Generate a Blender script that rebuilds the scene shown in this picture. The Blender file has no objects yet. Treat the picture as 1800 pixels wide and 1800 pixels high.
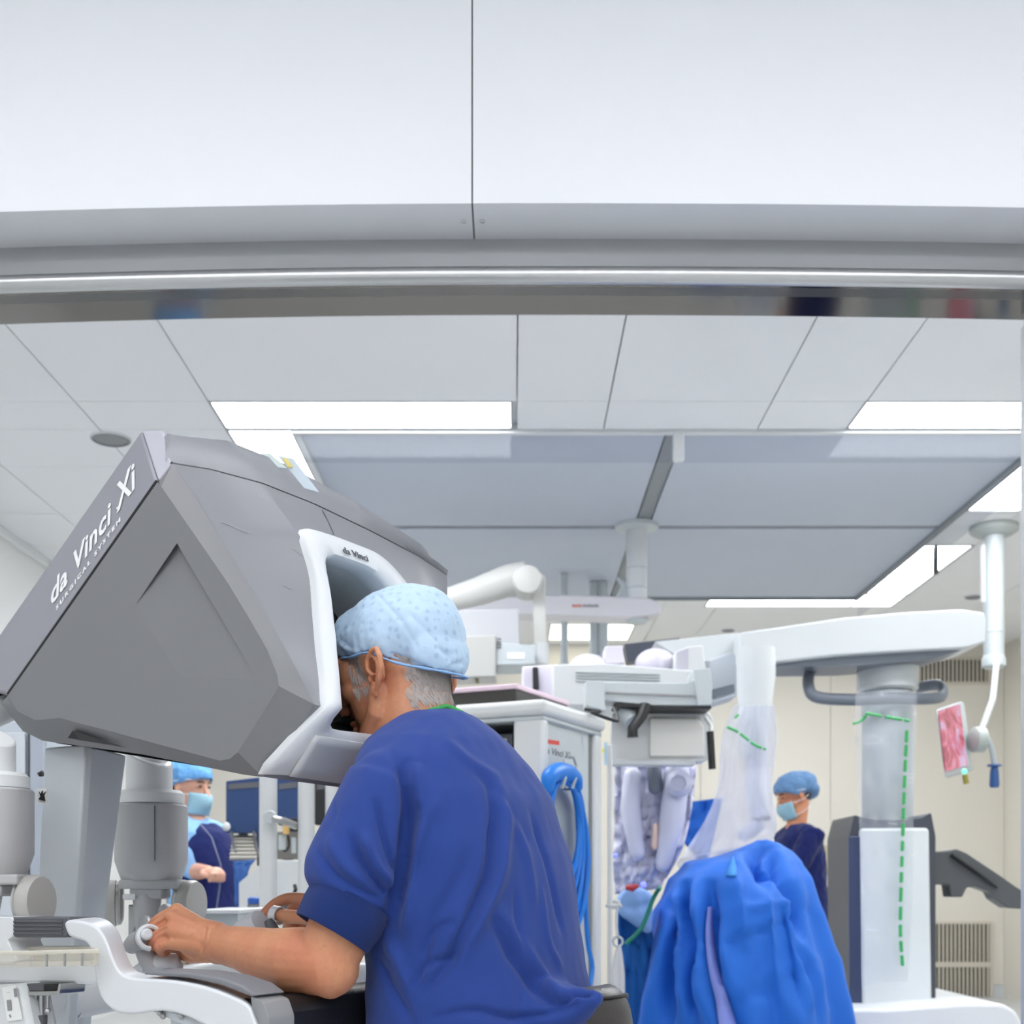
import bpy, bmesh, math, random
import numpy as np
from mathutils import Vector, Matrix, noise
from mathutils.bvhtree import BVHTree

random.seed(7)
rng = np.random.default_rng(7)
SC = bpy.context.scene
COL = SC.collection

# ------------------------------------------------------------------ camera, world, exposure
FPX, HOR, CAMZ = 2200.0, 1560.0, 0.9          # focal length in pixels (1800 px frame), horizon row, eye height
cd = bpy.data.cameras.new('camera')
cam = bpy.data.objects.new('camera', cd)
COL.objects.link(cam)
cam.location = (0, 0, CAMZ)
cam.rotation_euler = (math.pi / 2, 0, 0)
cd.sensor_width = 36.0
cd.lens = FPX / 1800 * 36.0
cd.shift_y = (HOR - 900) / 1800
cd.clip_start = 0.05
cd.dof.use_dof = True
cd.dof.focus_distance = 1.86
cd.dof.aperture_fstop = 7.5
SC.camera = cam

w = bpy.data.worlds.new('world')
SC.world = w
w.use_nodes = True
w.node_tree.nodes['Background'].inputs[0].default_value = (0.9, 0.95, 1, 1)
w.node_tree.nodes['Background'].inputs[1].default_value = 0.3

SC.view_settings.view_transform = 'Standard'
SC.view_settings.look = 'None'
SC.view_settings.gamma = 1
SC.view_settings.use_curve_mapping = False
SC.view_settings.exposure = 0.0
SC.cycles.diffuse_bounces = 6
SC.cycles.max_bounces = 12
SC.cycles.transparent_max_bounces = 16
SC.cycles.sample_clamp_indirect = 6.0
SC.cycles.caustics_reflective = False
SC.cycles.caustics_refractive = False

LIGHT = 23.0        # radiance of the ceiling panels in the theatre
LIGHT_FRONT = 10.2  # radiance of the panels on the camera's side of the door


# ------------------------------------------------------------------ helpers
def P(px, py, Y):
    return Vector(((px - 900) / FPX * Y, Y, CAMZ + (HOR - py) / FPX * Y))


def lin(c):
    c = c / 255.0
    return c / 12.92 if c <= 0.04045 else ((c + 0.055) / 1.055) ** 2.4


def rgb(r, g, b):
    return (lin(r), lin(g), lin(b), 1)


_mats = {}


def mat(name, col, rough=0.5, metal=0.0, bump=0.0, bscale=300.0, var=0.0, vscale=6.0, sheen=0.0, spec=0.5,
        trans=0.0, alpha=1.0, emit=None, estr=1.0, sss=0.0, coat=0.0):
    if name in _mats:
        return _mats[name]
    m = bpy.data.materials.new(name)
    _mats[name] = m
    m.use_nodes = True
    nt = m.node_tree
    b = nt.nodes['Principled BSDF']
    c = rgb(*col)
    b.inputs['Base Color'].default_value = c
    b.inputs['Roughness'].default_value = rough
    b.inputs['Metallic'].default_value = metal
    b.inputs['Specular IOR Level'].default_value = spec
    b.inputs['Transmission Weight'].default_value = trans
    b.inputs['Alpha'].default_value = alpha
    b.inputs['Coat Weight'].default_value = coat
    if sheen:
        b.inputs['Sheen Weight'].default_value = sheen
    if sss:
        b.inputs['Subsurface Weight'].default_value = sss
        b.inputs['Subsurface Radius'].default_value = (0.012, 0.005, 0.003)
        b.inputs['Subsurface Scale'].default_value = 0.6
    if emit:
        b.inputs['Emission Color'].default_value = rgb(*emit)
        b.inputs['Emission Strength'].default_value = estr
    tc = nt.nodes.new('ShaderNodeTexCoord')
    if var:
        n = nt.nodes.new('ShaderNodeTexNoise')
        n.inputs['Scale'].default_value = vscale
        n.inputs['Detail'].default_value = 4
        nt.links.new(tc.outputs['Object'], n.inputs['Vector'])
        mx = nt.nodes.new('ShaderNodeMix')
        mx.data_type = 'RGBA'
        mx.inputs[6].default_value = tuple(min(1, x * (1 - var)) for x in c[:3]) + (1,)
        mx.inputs[7].default_value = tuple(min(1, x * (1 + var)) for x in c[:3]) + (1,)
        nt.links.new(n.outputs['Fac'], mx.inputs[0])
        nt.links.new(mx.outputs[2], b.inputs['Base Color'])
    if bump:
        n = nt.nodes.new('ShaderNodeTexNoise')
        n.inputs['Scale'].default_value = bscale
        n.inputs['Detail'].default_value = 3
        nt.links.new(tc.outputs['Object'], n.inputs['Vector'])
        bp = nt.nodes.new('ShaderNodeBump')
        bp.inputs['Strength'].default_value = bump
        bp.inputs['Distance'].default_value = 0.002
        nt.links.new(n.outputs['Fac'], bp.inputs['Height'])
        nt.links.new(bp.outputs['Normal'], b.inputs['Normal'])
    return m


def sheet_mat(name, col, opacity=0.35, rough=0.25, translucent=0.5):
    """thin clear or milky plastic film: part see-through, part glossy, part translucent"""
    if name in _mats:
        return _mats[name]
    m = bpy.data.materials.new(name)
    _mats[name] = m
    m.use_nodes = True
    nt = m.node_tree
    b = nt.nodes['Principled BSDF']
    b.inputs['Base Color'].default_value = rgb(*col)
    b.inputs['Roughness'].default_value = rough
    tr = nt.nodes.new('ShaderNodeBsdfTransparent')
    tl = nt.nodes.new('ShaderNodeBsdfTranslucent')
    tl.inputs[0].default_value = rgb(*col)
    a = nt.nodes.new('ShaderNodeMixShader')
    a.inputs[0].default_value = translucent
    nt.links.new(b.outputs[0], a.inputs[1])
    nt.links.new(tl.outputs[0], a.inputs[2])
    x = nt.nodes.new('ShaderNodeMixShader')
    x.inputs[0].default_value = opacity
    nt.links.new(tr.outputs[0], x.inputs[1])
    nt.links.new(a.outputs[0], x.inputs[2])
    nt.links.new(x.outputs[0], nt.nodes['Material Output'].inputs[0])
    return m


def glass_mat(name, tint=(235, 245, 245), gloss=0.35):
    """flat pane: Fresnel mirror over a see-through tint"""
    if name in _mats:
        return _mats[name]
    m = bpy.data.materials.new(name)
    _mats[name] = m
    m.use_nodes = True
    nt = m.node_tree
    for n in list(nt.nodes):
        if n.type == 'BSDF_PRINCIPLED':
            nt.nodes.remove(n)
    tr = nt.nodes.new('ShaderNodeBsdfTransparent')
    tr.inputs[0].default_value = rgb(*tint)
    g = nt.nodes.new('ShaderNodeBsdfGlossy')
    g.inputs['Roughness'].default_value = 0.02
    fr = nt.nodes.new('ShaderNodeFresnel')
    fr.inputs[0].default_value = 1.5
    mu = nt.nodes.new('ShaderNodeMath')
    mu.operation = 'MULTIPLY'
    mu.inputs[1].default_value = gloss * 3
    nt.links.new(fr.outputs[0], mu.inputs[0])
    x = nt.nodes.new('ShaderNodeMixShader')
    nt.links.new(mu.outputs[0], x.inputs[0])
    nt.links.new(tr.outputs[0], x.inputs[1])
    nt.links.new(g.outputs[0], x.inputs[2])
    nt.links.new(x.outputs[0], nt.nodes['Material Output'].inputs[0])
    return m


def roundpoly(pts, r, n=4):
    """2-D (or 3-D planar) polygon with its corners rounded; r a number or one per corner"""
    out = []
    L = len(pts)
    for i in range(L):
        p = Vector(pts[i]); a = Vector(pts[i - 1]); b = Vector(pts[(i + 1) % L])
        ri = r[i] if isinstance(r, (list, tuple)) else r
        da, db = (a - p), (b - p)
        d = min(ri, da.length * 0.48, db.length * 0.48)
        if d <= 1e-9:
            out.append(p); continue
        s, e = p + da.normalized() * d, p + db.normalized() * d
        for k in range(n + 1):
            t = k / n
            out.append(s * (1 - t) ** 2 + p * 2 * t * (1 - t) + e * t * t)
    return out


def spline(pts, n=8, closed=False):
    """Catmull-Rom through the points"""
    pts = [Vector(p) for p in pts]
    L = len(pts)
    out = []
    for i in range(L if closed else L - 1):
        if closed:
            p0, p1, p2, p3 = pts[i - 1], pts[i], pts[(i + 1) % L], pts[(i + 2) % L]
        else:
            p1, p2 = pts[i], pts[i + 1]
            p0 = pts[i - 1] if i else p1 * 2 - p2
            p3 = pts[i + 2] if i + 2 < L else p2 * 2 - p1
        for k in range(n):
            t = k / n
            out.append(0.5 * ((2 * p1) + (p2 - p0) * t + (2 * p0 - 5 * p1 + 4 * p2 - p3) * t * t
                              + (3 * p1 - p0 - 3 * p2 + p3) * t ** 3))
    if not closed:
        out.append(pts[-1])
    return out


class MB:
    def __init__(self):
        self.v = []; self.f = []

    def add(self, vs, fs):
        o = len(self.v)
        self.v += [Vector(x) for x in vs]
        self.f += [tuple(i + o for i in f) for f in fs]
        return self

    def box(self, c, s, rot=None):
        c = Vector(c)
        vs = []
        for k in range(8):
            d = Vector(((k & 1) - .5, ((k >> 1) & 1) - .5, ((k >> 2) & 1) - .5))
            d = Vector((d.x * s[0], d.y * s[1], d.z * s[2]))
            if rot is not None:
                d = rot @ d
            vs.append(c + d)
        return self.add(vs, [(0, 2, 3, 1), (4, 5, 7, 6), (0, 1, 5, 4), (2, 6, 7, 3), (0, 4, 6, 2), (1, 3, 7, 5)])

    def bb(self, x0, x1, y0, y1, z0, z1):
        return self.box(((x0 + x1) / 2, (y0 + y1) / 2, (z0 + z1) / 2), (abs(x1 - x0), abs(y1 - y0), abs(z1 - z0)))

    def prism(self, pts, vec):
        vec = Vector(vec)
        n = len(pts)
        vs = [Vector(p) for p in pts] + [Vector(p) + vec for p in pts]
        return self.add(vs, [tuple(range(n))[::-1], tuple(range(n, 2 * n))] + [(i, (i + 1) % n, n + (i + 1) % n, n + i) for i in range(n)])

    def px(self, outline, Y, depth, r=0, n=4):
        o = roundpoly([(a, b) for a, b in outline], r, n) if r else outline
        return self.prism([P(q[0], q[1], Y) for q in o], (0, depth, 0))

    def loft(self, rings, cap=True, closed=True, capend=None):
        n = len(rings[0]); vs = []; fs = []
        for r in rings:
            vs += list(r)
        for j in range(len(rings) - 1):
            for i in range(n if closed else n - 1):
                a, b = j * n + i, j * n + (i + 1) % n
                fs.append((a, b, b + n, a + n))
        if cap:
            fs.append(tuple(range(n))[::-1])
            fs.append(tuple((len(rings) - 1) * n + i for i in range(n)))
        return self.add(vs, fs)

    def tube(self, path, r, n=12, cap=True, flat=1.0, up=None, round_ends=False):
        path = [Vector(p) for p in path]
        L = len(path)
        R = list(r) if isinstance(r, (list, tuple)) else [r] * L
        if len(R) != L:
            R = [np.interp(i / (L - 1), np.linspace(0, 1, len(R)), R) for i in range(L)]
        if round_ends:
            for e in (0, 1):
                p, q = (path[0], path[1]) if e == 0 else (path[-1], path[-2])
                d = (p - q).normalized(); rr = R[0] if e == 0 else R[-1]
                ext = [(p + d * rr * math.sin(t), rr * math.cos(t)) for t in (math.pi * .17, math.pi * .33, math.pi * .46)]
                if e == 0:
                    path = [x[0] for x in reversed(ext)] + path; R = [x[1] for x in reversed(ext)] + R
                else:
                    path += [x[0] for x in ext]; R += [x[1] for x in ext]
        L = len(path)
        T = []
        for i in range(L):
            d = path[min(i + 1, L - 1)] - path[max(i - 1, 0)]
            T.append(d.normalized() if d.length > 1e-9 else Vector((0, 0, 1)))
        u = Vector(up) if up is not None else (Vector((0, 0, 1)) if abs(T[0].z) < .9 else Vector((1, 0, 0)))
        u = (u - T[0] * u.dot(T[0])).normalized()
        rings = []
        for i in range(L):
            if up is not None:
                uu = Vector(up); u = uu - T[i] * uu.dot(T[i])
                u = u.normalized() if u.length > 1e-6 else Vector((1, 0, 0))
            else:
                u = (u - T[i] * u.dot(T[i])).normalized()
            v = T[i].cross(u)
            rings.append([path[i] + (u * math.cos(a) * flat + v * math.sin(a)) * R[i]
                          for a in [2 * math.pi * k / n for k in range(n)]])
        return self.loft(rings, cap)

    def ell(self, c, ax, nu=20, nv=12):
        c = Vector(c)
        if not hasattr(ax[0], '__len__'):
            ax = (Vector((ax[0], 0, 0)), Vector((0, ax[1], 0)), Vector((0, 0, ax[2])))
        A, B, C = [Vector(a) for a in ax]
        vs = [c - C]; fs = []
        for j in range(1, nv):
            t = -math.pi / 2 + math.pi * j / nv
            for i in range(nu):
                a = 2 * math.pi * i / nu
                vs.append(c + (A * math.cos(a) + B * math.sin(a)) * math.cos(t) + C * math.sin(t))
        vs.append(c + C)
        for i in range(nu):
            fs.append((0, 1 + (i + 1) % nu, 1 + i))
            o = 1 + (nv - 2) * nu
            fs.append((len(vs) - 1, o + i, o + (i + 1) % nu))
        for j in range(nv - 2):
            for i in range(nu):
                a, b = 1 + j * nu + i, 1 + j * nu + (i + 1) % nu
                fs.append((a, b, b + nu, a + nu))
        return self.add(vs, fs)

    def lathe(self, p, axis, prof, n=24):
        """prof: (radius, distance along the axis)"""
        p = Vector(p); axis = Vector(axis).normalized()
        u = axis.orthogonal().normalized(); v = axis.cross(u)
        rings = [[p + axis * h + (u * math.cos(2 * math.pi * k / n) + v * math.sin(2 * math.pi * k / n)) * max(r, 1e-4)
                  for k in range(n)] for r, h in prof]
        return self.loft(rings, True)

    def cyl(self, p, q, r, n=20, r2=None):
        p, q = Vector(p), Vector(q)
        return self.lathe(p, q - p, [(r, 0), (r2 if r2 is not None else r, (q - p).length)], n)

    def grid(self, rows, thick=0.0):
        m, n = len(rows), len(rows[0])
        vs = [Vector(p) for r in rows for p in r]
        self.add(vs, [(j * n + i, j * n + i + 1, (j + 1) * n + i + 1, (j + 1) * n + i) for j in range(m - 1) for i in range(n - 1)])
        return self

    def build(self, name, m, parent=None, bevel=0.0, seg=2, sub=0, smooth=40, solid=0.0, kind=None, label=None):
        if parent is not None:
            o_ = root_of(parent).location
        else:
            xs = np.array([tuple(v) for v in self.v])
            lo, hi = xs.min(0), xs.max(0)
            o_ = Vector(((lo[0] + hi[0]) / 2, (lo[1] + hi[1]) / 2, lo[2]))
        me = bpy.data.meshes.new(name)
        me.from_pydata([tuple(v - o_) for v in self.v], [], self.f)
        bm = bmesh.new(); bm.from_mesh(me)
        bmesh.ops.recalc_face_normals(bm, faces=bm.faces)
        bm.to_mesh(me); bm.free()
        return finish(name, me, m, parent, o_, bevel, seg, sub, smooth, solid, kind, label)


def finish(name, me, m, parent, o_, bevel=0, seg=2, sub=0, smooth=40, solid=0, kind=None, label=None):
    if m is not None:
        me.materials.append(m)
    if smooth:
        me.shade_smooth()
        if smooth < 180:
            me.set_sharp_from_angle(angle=math.radians(smooth))
    ob = bpy.data.objects.new(name, me)
    COL.objects.link(ob)
    if parent is not None:
        ob.parent = parent
    else:
        ob.location = o_
    if solid:
        s = ob.modifiers.new('solid', 'SOLIDIFY'); s.thickness = solid; s.offset = 0
    if bevel:
        b = ob.modifiers.new('bevel', 'BEVEL')
        b.width = bevel; b.segments = seg; b.limit_method = 'ANGLE'; b.angle_limit = math.radians(35)
        b.harden_normals = False
    if sub:
        s = ob.modifiers.new('sub', 'SUBSURF'); s.levels = sub; s.render_levels = sub
    if kind:
        ob['kind'] = kind
    if label:
        ob['label'] = label
    return ob


def root_of(o):
    while o.parent is not None:
        o = o.parent
    return o


def thing(name, label, cat, loc, group=None, kind=None):
    o = bpy.data.objects.new(name, None)
    COL.objects.link(o)
    o.location = loc
    o.empty_display_size = 0.05
    if kind:
        o['kind'] = kind
    if label:
        o['label'] = label
    if cat:
        o['category'] = cat
    if group:
        o['group'] = group
    return o


def tag(o, label, cat, group=None, kind=None):
    o['label'] = label; o['category'] = cat
    if group:
        o['group'] = group
    if kind:
        o['kind'] = kind
    return o


def copy_tree(o, parent=None):
    c = o.copy(); COL.objects.link(c); c.parent = parent
    for ch in o.children:
        copy_tree(ch, c)
    return c


def text(name, s, origin, xd, yd, size, m, parent, shear=0.0, bold=0.0, ext=0.0004, align='LEFT', spacing=1.0, fitw=None, fith=None):
    c = bpy.data.curves.new(name, 'FONT')
    c.body = s; c.size = size; c.shear = shear; c.offset = bold; c.extrude = ext
    c.align_x = align; c.space_character = spacing
    c.resolution_u = 3
    t = bpy.data.objects.new('tmp', c); COL.objects.link(t)
    bpy.context.view_layer.update()
    me = bpy.data.meshes.new_from_object(t.evaluated_get(bpy.context.evaluated_depsgraph_get()))
    bpy.data.objects.remove(t); bpy.data.curves.remove(c)
    if fitw or fith:
        co = mesh_co(me); lo, hi = co.min(0), co.max(0)
        co[:, 0] = (co[:, 0] - lo[0]) * ((fitw / (hi[0] - lo[0])) if fitw else 1)
        co[:, 1] *= (fith / (hi[1] - max(lo[1], 0))) if fith else 1
        set_co(me, co)
    xd, yd = Vector(xd).normalized(), Vector(yd).normalized()
    zd = xd.cross(yd).normalized()
    M_ = Matrix((xd, yd, zd)).transposed().to_4x4()
    o_ = root_of(parent).location
    M_.translation = Vector(origin) - o_
    me.transform(M_)
    me.materials.clear()
    return finish(name, me, m, parent, o_, smooth=0)


def remeshed(mb, voxel, smooth_it=6, factor=0.5):
    """one continuous surface grown round overlapping shapes: (verts Nx3, faces)"""
    me = bpy.data.meshes.new('tmp')
    me.from_pydata([tuple(v) for v in mb.v], [], mb.f)
    bm = bmesh.new(); bm.from_mesh(me)
    bmesh.ops.recalc_face_normals(bm, faces=bm.faces)
    bm.to_mesh(me); bm.free()
    o = bpy.data.objects.new('tmp', me); COL.objects.link(o)
    r = o.modifiers.new('r', 'REMESH'); r.mode = 'VOXEL'; r.voxel_size = voxel; r.adaptivity = 0
    s = o.modifiers.new('s', 'SMOOTH'); s.factor = factor; s.iterations = smooth_it
    bpy.context.view_layer.update()
    out = bpy.data.meshes.new_from_object(o.evaluated_get(bpy.context.evaluated_depsgraph_get()))
    bpy.data.objects.remove(o); bpy.data.meshes.remove(me)
    return out


def mesh_co(me):
    a = np.empty(len(me.vertices) * 3); me.vertices.foreach_get('co', a)
    return a.reshape(-1, 3)


def mesh_no(me):
    a = np.empty(len(me.vertices) * 3); me.vertices.foreach_get('normal', a)
    return a.reshape(-1, 3)


def set_co(me, co):
    me.vertices.foreach_set('co', np.ascontiguousarray(co).ravel()); me.update()


def place_mesh(name, me, m, parent, **k):
    o_ = root_of(parent).location
    me.transform(Matrix.Translation(-o_))
    me.materials.clear()
    return finish(name, me, m, parent, o_, **k)


def seg_dist(co, path):
    """distance of every point to a polyline, and position along it (0..1)"""
    path = [np.array(p) for p in path]
    best = np.full(len(co), 1e9); par = np.zeros(len(co))
    n = len(path) - 1
    for i in range(n):
        a, b = path[i], path[i + 1]
        ab = b - a; L = max(ab @ ab, 1e-12)
        t = np.clip((co - a) @ ab / L, 0, 1)
        d = np.linalg.norm(co - (a + t[:, None] * ab), axis=1)
        k = d < best
        best[k] = d[k]; par[k] = (i + t[k]) / n
    return best, par


# ------------------------------------------------------------------ shared materials
M_WHITE = mat('white_plastic', (226, 229, 232), 0.35)
M_WHITE2 = mat('white_enamel', (222, 225, 226), 0.4)
M_GREYP = mat('pale_grey_plastic', (205, 208, 210), 0.42)
M_MIDG = mat('mid_grey_plastic', (150, 151, 152), 0.45, bump=0.05, bscale=900)
M_DARK = mat('charcoal_plastic', (92, 93, 98), 0.5)
M_BLACK = mat('black_plastic', (24, 24, 26), 0.45)
M_STEEL = mat('brushed_steel', (190, 190, 188), 0.28, metal=1.0)
M_CHROME = mat('chrome', (215, 215, 215), 0.12, metal=1.0)
M_GREEN = mat('green_tape', (60, 175, 95), 0.5)
M_TXTW = mat('white_print', (250, 250, 250), 0.5)
M_TXTG = mat('grey_print', (90, 92, 98), 0.5)
M_RED = mat('red_print', (215, 70, 60), 0.5)

# ------------------------------------------------------------------ the room
CEIL = 2.9
M_WALL = mat('painted_wall', (220, 215, 204), 0.55, var=0.02, vscale=2.0)
M_WALLR = mat('painted_wall_cool', (228, 229, 228), 0.55, var=0.02, vscale=2.0)
M_CEIL = mat('ceiling_panel_paint', (230, 232, 234), 0.6, var=0.015, vscale=3)
M_FLOOR = mat('vinyl_floor', (196, 197, 196), 0.3, var=0.06, vscale=20)
M_GAP = mat('ceiling_joint', (214, 218, 220), 0.7)
M_CAN = mat('diffuser_cloth', (186, 193, 206), 0.7, var=0.03, vscale=2.5)
M_ALU = mat('pale_aluminium', (196, 198, 200), 0.4, metal=0.35)
M_PEL = mat('white_coated_sheet', (236, 238, 242), 0.38)
M_LAMP = mat('lamp_diffuser', (255, 255, 255), 0.5, emit=(248, 251, 255), estr=LIGHT)
M_LAMPF = mat('lamp_diffuser_front', (255, 255, 255), 0.5, emit=(250, 251, 255), estr=LIGHT_FRONT)
M_GLASS = glass_mat('clear_glass', tint=(247, 248, 250), gloss=0.04)
M_LAMPS = mat('added_strip_diffuser', (255, 255, 255), 0.5, emit=(250, 251, 255), estr=LIGHT_FRONT * 1.25)
M_LAMPB = mat('lamp_diffuser_warm', (255, 255, 250), 0.5, emit=(255, 252, 235), estr=4)

XL, XR, YB, YD = -2.85, 4.05, 10.3, 3.2     # theatre: side walls, back wall, door wall (its face towards the camera)
WT = 0.17                                     # door wall thickness


def struct(o, name=None):
    o['kind'] = 'structure'
    return o


struct(MB().bb(-4.6, 4.6, -3.2, 10.6, -0.1, 0).build('floor', M_FLOOR))
struct(MB().bb(XL - .15, XL, YD + WT, YB + .15, 0, CEIL + .2).build('wall_left', M_WALLR))
struct(MB().bb(XR, XR + .15, YD + WT, YB + .15, 0, CEIL + .2).build('wall_right', M_WALL))
# back wall, clad in wide sheets
wb = thing('wall_back', None, None, (0.6, YB, 0), kind='structure')
MB().bb(XL, XR, YB + .012, YB + .15, 0, CEIL + .2).build('backing', M_GAP, wb)
xs = [XL, -1.9, -0.75, 0.4, 1.55, 2.62, 3.3, XR]
for i in range(len(xs) - 1):
    MB().bb(xs[i] + .003, xs[i + 1] - .003, YB, YB + .02, 0.1, CEIL).build('wall_panel', M_WALL, wb)
# walls on the camera's side
struct(MB().bb(-4.6, -4.45, -3.2, YD, 0, 3.4).build('wall_corridor_left', M_WALLR))
struct(MB().bb(4.45, 4.6, -3.2, YD, 0, 3.4).build('wall_corridor_right', M_WALLR))
struct(MB().bb(-4.6, 4.6, -3.35, -3.2, 0, 3.4).build('wall_corridor_back', M_WALLR))
struct(MB().bb(-4.6, 4.6, -3.2, YD, 3.25, 3.4).build('ceiling_corridor', M_CEIL))
# door wall: two piers and the lintel above a wide opening
JR = (1796 - 900) / FPX * (YD + WT + .012)
JL = -1.75
dw = thing('wall_front', None, None, (0, YD, 0), kind='structure')
HS = CAMZ + (HOR - 500) / FPX * YD           # soffit height
MB().bb(-4.6, JL, YD, YD + WT, 0, 3.3).build('pier', M_WALLR, dw)
MB().bb(JR, 4.6, YD, YD + WT, 0, 3.3).build('pier', M_WALLR, dw)


def bow(x):
    """sag of the long header sheets: highest in the middle"""
    t = (x - 0.1) / 1.3
    return -0.020 * t * t if x < 0.1 else -0.014 * t * t


XH = [-2.0 + i * 0.1 for i in range(int((JR + 0.45 + 2.0) / 0.1) + 1)]


def header(name, prof, m, parent, x0=None, x1=None, closed=True):
    """profile in (y, z) swept along x, following the header's slight sag"""
    xs_ = [x for x in XH if (x0 is None or x > x0 + .01) and (x1 is None or x < x1 - .01)]
    if x0 is not None: xs_ = [x0] + xs_
    if x1 is not None: xs_ = xs_ + [x1]
    rings = [[Vector((x, y, z + bow(x))) for y, z in prof] for x in xs_]
    return MB().loft(rings, True, closed).build(name, m, parent, smooth=30)


def hz(py, Y=YD):
    return CAMZ + (HOR - py) / FPX * Y


# pelmet: white sheet-metal cover folded back at its foot
Y1 = YD - WT
zb = hz(357, Y1)
tr = thing('trim_1', None, None, (0, YD, HS), kind='structure')
sx = (830 - 900) / FPX * Y1
M_PELU = mat('coated_sheet_underside', (214, 214, 214), 0.45)
for a, b in ((XH[0], sx - .0022), (sx + .0022, XH[-1])):
    header('cover_panel', [(Y1, zb), (Y1, 3.24), (Y1 + .012, 3.24), (Y1 + .012, zb + .004), (YD - .002, zb + .004), (YD - .002, zb)], M_PEL, tr, a, b)
for a, b in ((XH[0], sx), (sx, XH[-1])):
    pass
header('joint_backing', [(Y1 + .004, zb + .002), (Y1 + .004, 3.24), (Y1 + .02, 3.24), (Y1 + .02, zb + .02), (YD - .01, zb + .02), (YD - .01, zb + .002)],
       mat('joint_grey', (110, 112, 115), 0.6), tr, sx - .02, sx + .02)  # grey backing strip behind the sheet joint
for dx in (-15, 18):
    c = P(830 + dx, 391, 3.11); c.z = zb + bow(c.x)
    MB().lathe(c, (0, 0, -1), [(.0065, -.002), (.0065, .002), (.0045, .004), (.001, .0045)], 14).build('screw', M_CHROME, tr)
# lintel face with a rolled bead, and the polished soffit under the lintel
zt = hz(420); z1 = hz(468); z2 = hz(482); z3 = hz(500)
M_LINT = mat('grey_door_track', (176, 178, 180), 0.35, metal=0.5)
header('lintel_face', [(YD, z1), (YD - .004, zt + .03), (YD + .1, zt + .03), (YD + .1, z1)], M_LINT, tr)
rb = (z1 - z3) / 2
zc = (z1 + z3) / 2
header('rolled_bead', [(YD + .012 - (rb + .012) * math.cos(a) * .9, zc + rb * math.sin(a)) for a in [math.pi * (-.5 + k / 10) for k in range(11)]] + [(YD + .06, z1), (YD + .06, z3)],
       mat('satin_aluminium', (205, 206, 206), 0.3, metal=0.8), tr)


def soffit_mat():
    m = bpy.data.materials.new('polished_soffit')
    m.use_nodes = True
    b = m.node_tree.nodes['Principled BSDF']
    b.inputs['Base Color'].default_value = rgb(118, 115, 112)
    b.inputs['Metallic'].default_value = 1
    b.inputs['Roughness'].default_value = 0.1
    return m


header('soffit', [(YD + .004, z3), (YD + .004, z3 + .01), (YD + WT, z3 + .01), (YD + WT, z3)], soffit_mat(), tr)
header('lintel_core', [(YD + .02, z3 + .012), (YD + .02, 3.3), (YD + WT - .002, 3.3), (YD + WT - .002, z3 + .012)], M_WALLR, tr)
# jamb on the far side of the opening
jb = thing('trim_2', None, None, (JR, YD, 0), kind='structure')
MB().bb(JR - .004, JR + .05, YD - .012, YD + WT + .012, 0, HS - .03).build('jamb_lining', M_ALU, jb, bevel=.004)
MB().bb(JR + .05, JR + .14, YD - .02, YD - .001, 0, HS).build('architrave', mat('brown_frame', (120, 88, 74), .5), jb, bevel=.003)
jb = thing('trim_3', None, None, (JL, YD, 0), kind='structure')
MB().bb(JL - .05, JL + .004, YD - .012, YD + WT + .012, 0, HS - .03).build('jamb_lining', M_ALU, jb, bevel=.004)

# ------------------------------------------------------------------ ceiling of the theatre, panel by panel
ce = thing('ceiling', None, None, (0.6, 6.5, CEIL), kind='structure')
MB().bb(XL, XR, YD + WT, YB, CEIL + .03, CEIL + .2).build('slab', M_GAP, ce)
CX0, CX1, CY0, CY1 = -0.94, 2.38, 5.50, 8.66      # laminar-flow canopy
lamps = [  # x0, x1, y0, y1
    (-1.24, -0.007, 5.16, 5.445), (1.466, 2.70, 5.16, 5.445),
    (-1.24, -0.97, 5.48, 6.66), (-1.24, -0.97, 7.33, 8.53),
    (2.42, 2.69, 5.48, 6.64), (2.42, 2.69, 7.33, 8.53),
    (1.38, 2.395, 8.69, 8.90), (2.41, 2.69, 8.56, 8.90), (-1.2, 0.1, 8.69, 8.90),
    (0.30, 0.93, 9.52, 10.12), (-1.24, -0.007, 3.95, 4.235), (1.466, 2.70, 3.95, 4.235),
]
ex = sorted(set([XL, -2.42, -1.80, -1.25, 0.02, 0.40, 1.07, 1.46, 2.71, 3.35, XR]))
ey = sorted(set([YD + WT, 3.94, 4.245, 5.15, 5.465, 5.95, 6.7, 7.31, 8.0, 8.55, 8.915, 9.51, YB]))
blocks = [(CX0 - .03, CX1 + .025, CY0 - .03, CY1 + .02)] + [(a - .012, b + .012, c - .012, d + .012) for a, b, c, d in lamps]


def clip_rect(r, cut):
    x0, x1, y0, y1 = r; a, b, c, d = cut
    if a >= x1 or b <= x0 or c >= y1 or d <= y0:
        return [r]
    out = []
    if c > y0: out.append((x0, x1, y0, c))
    if d < y1: out.append((x0, x1, d, y1))
    yy0, yy1 = max(y0, c), min(y1, d)
    if a > x0: out.append((x0, a, yy0, yy1))
    if b < x1: out.append((b, x1, yy0, yy1))
    return out


for i in range(len(ex) - 1):
    for j in range(len(ey) - 1):
        rs = [(ex[i] + .003, ex[i + 1] - .003, ey[j] + .002, ey[j + 1] - .002)]
        for bl in blocks:
            rs = [q for r in rs for q in clip_rect(r, bl)]
        for r in rs:
            if r[1] - r[0] > .03 and r[3] - r[2] > .03:
                MB().bb(*r, CEIL, CEIL + .029).build('ceiling_panel', M_CEIL, ce, smooth=0)

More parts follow.
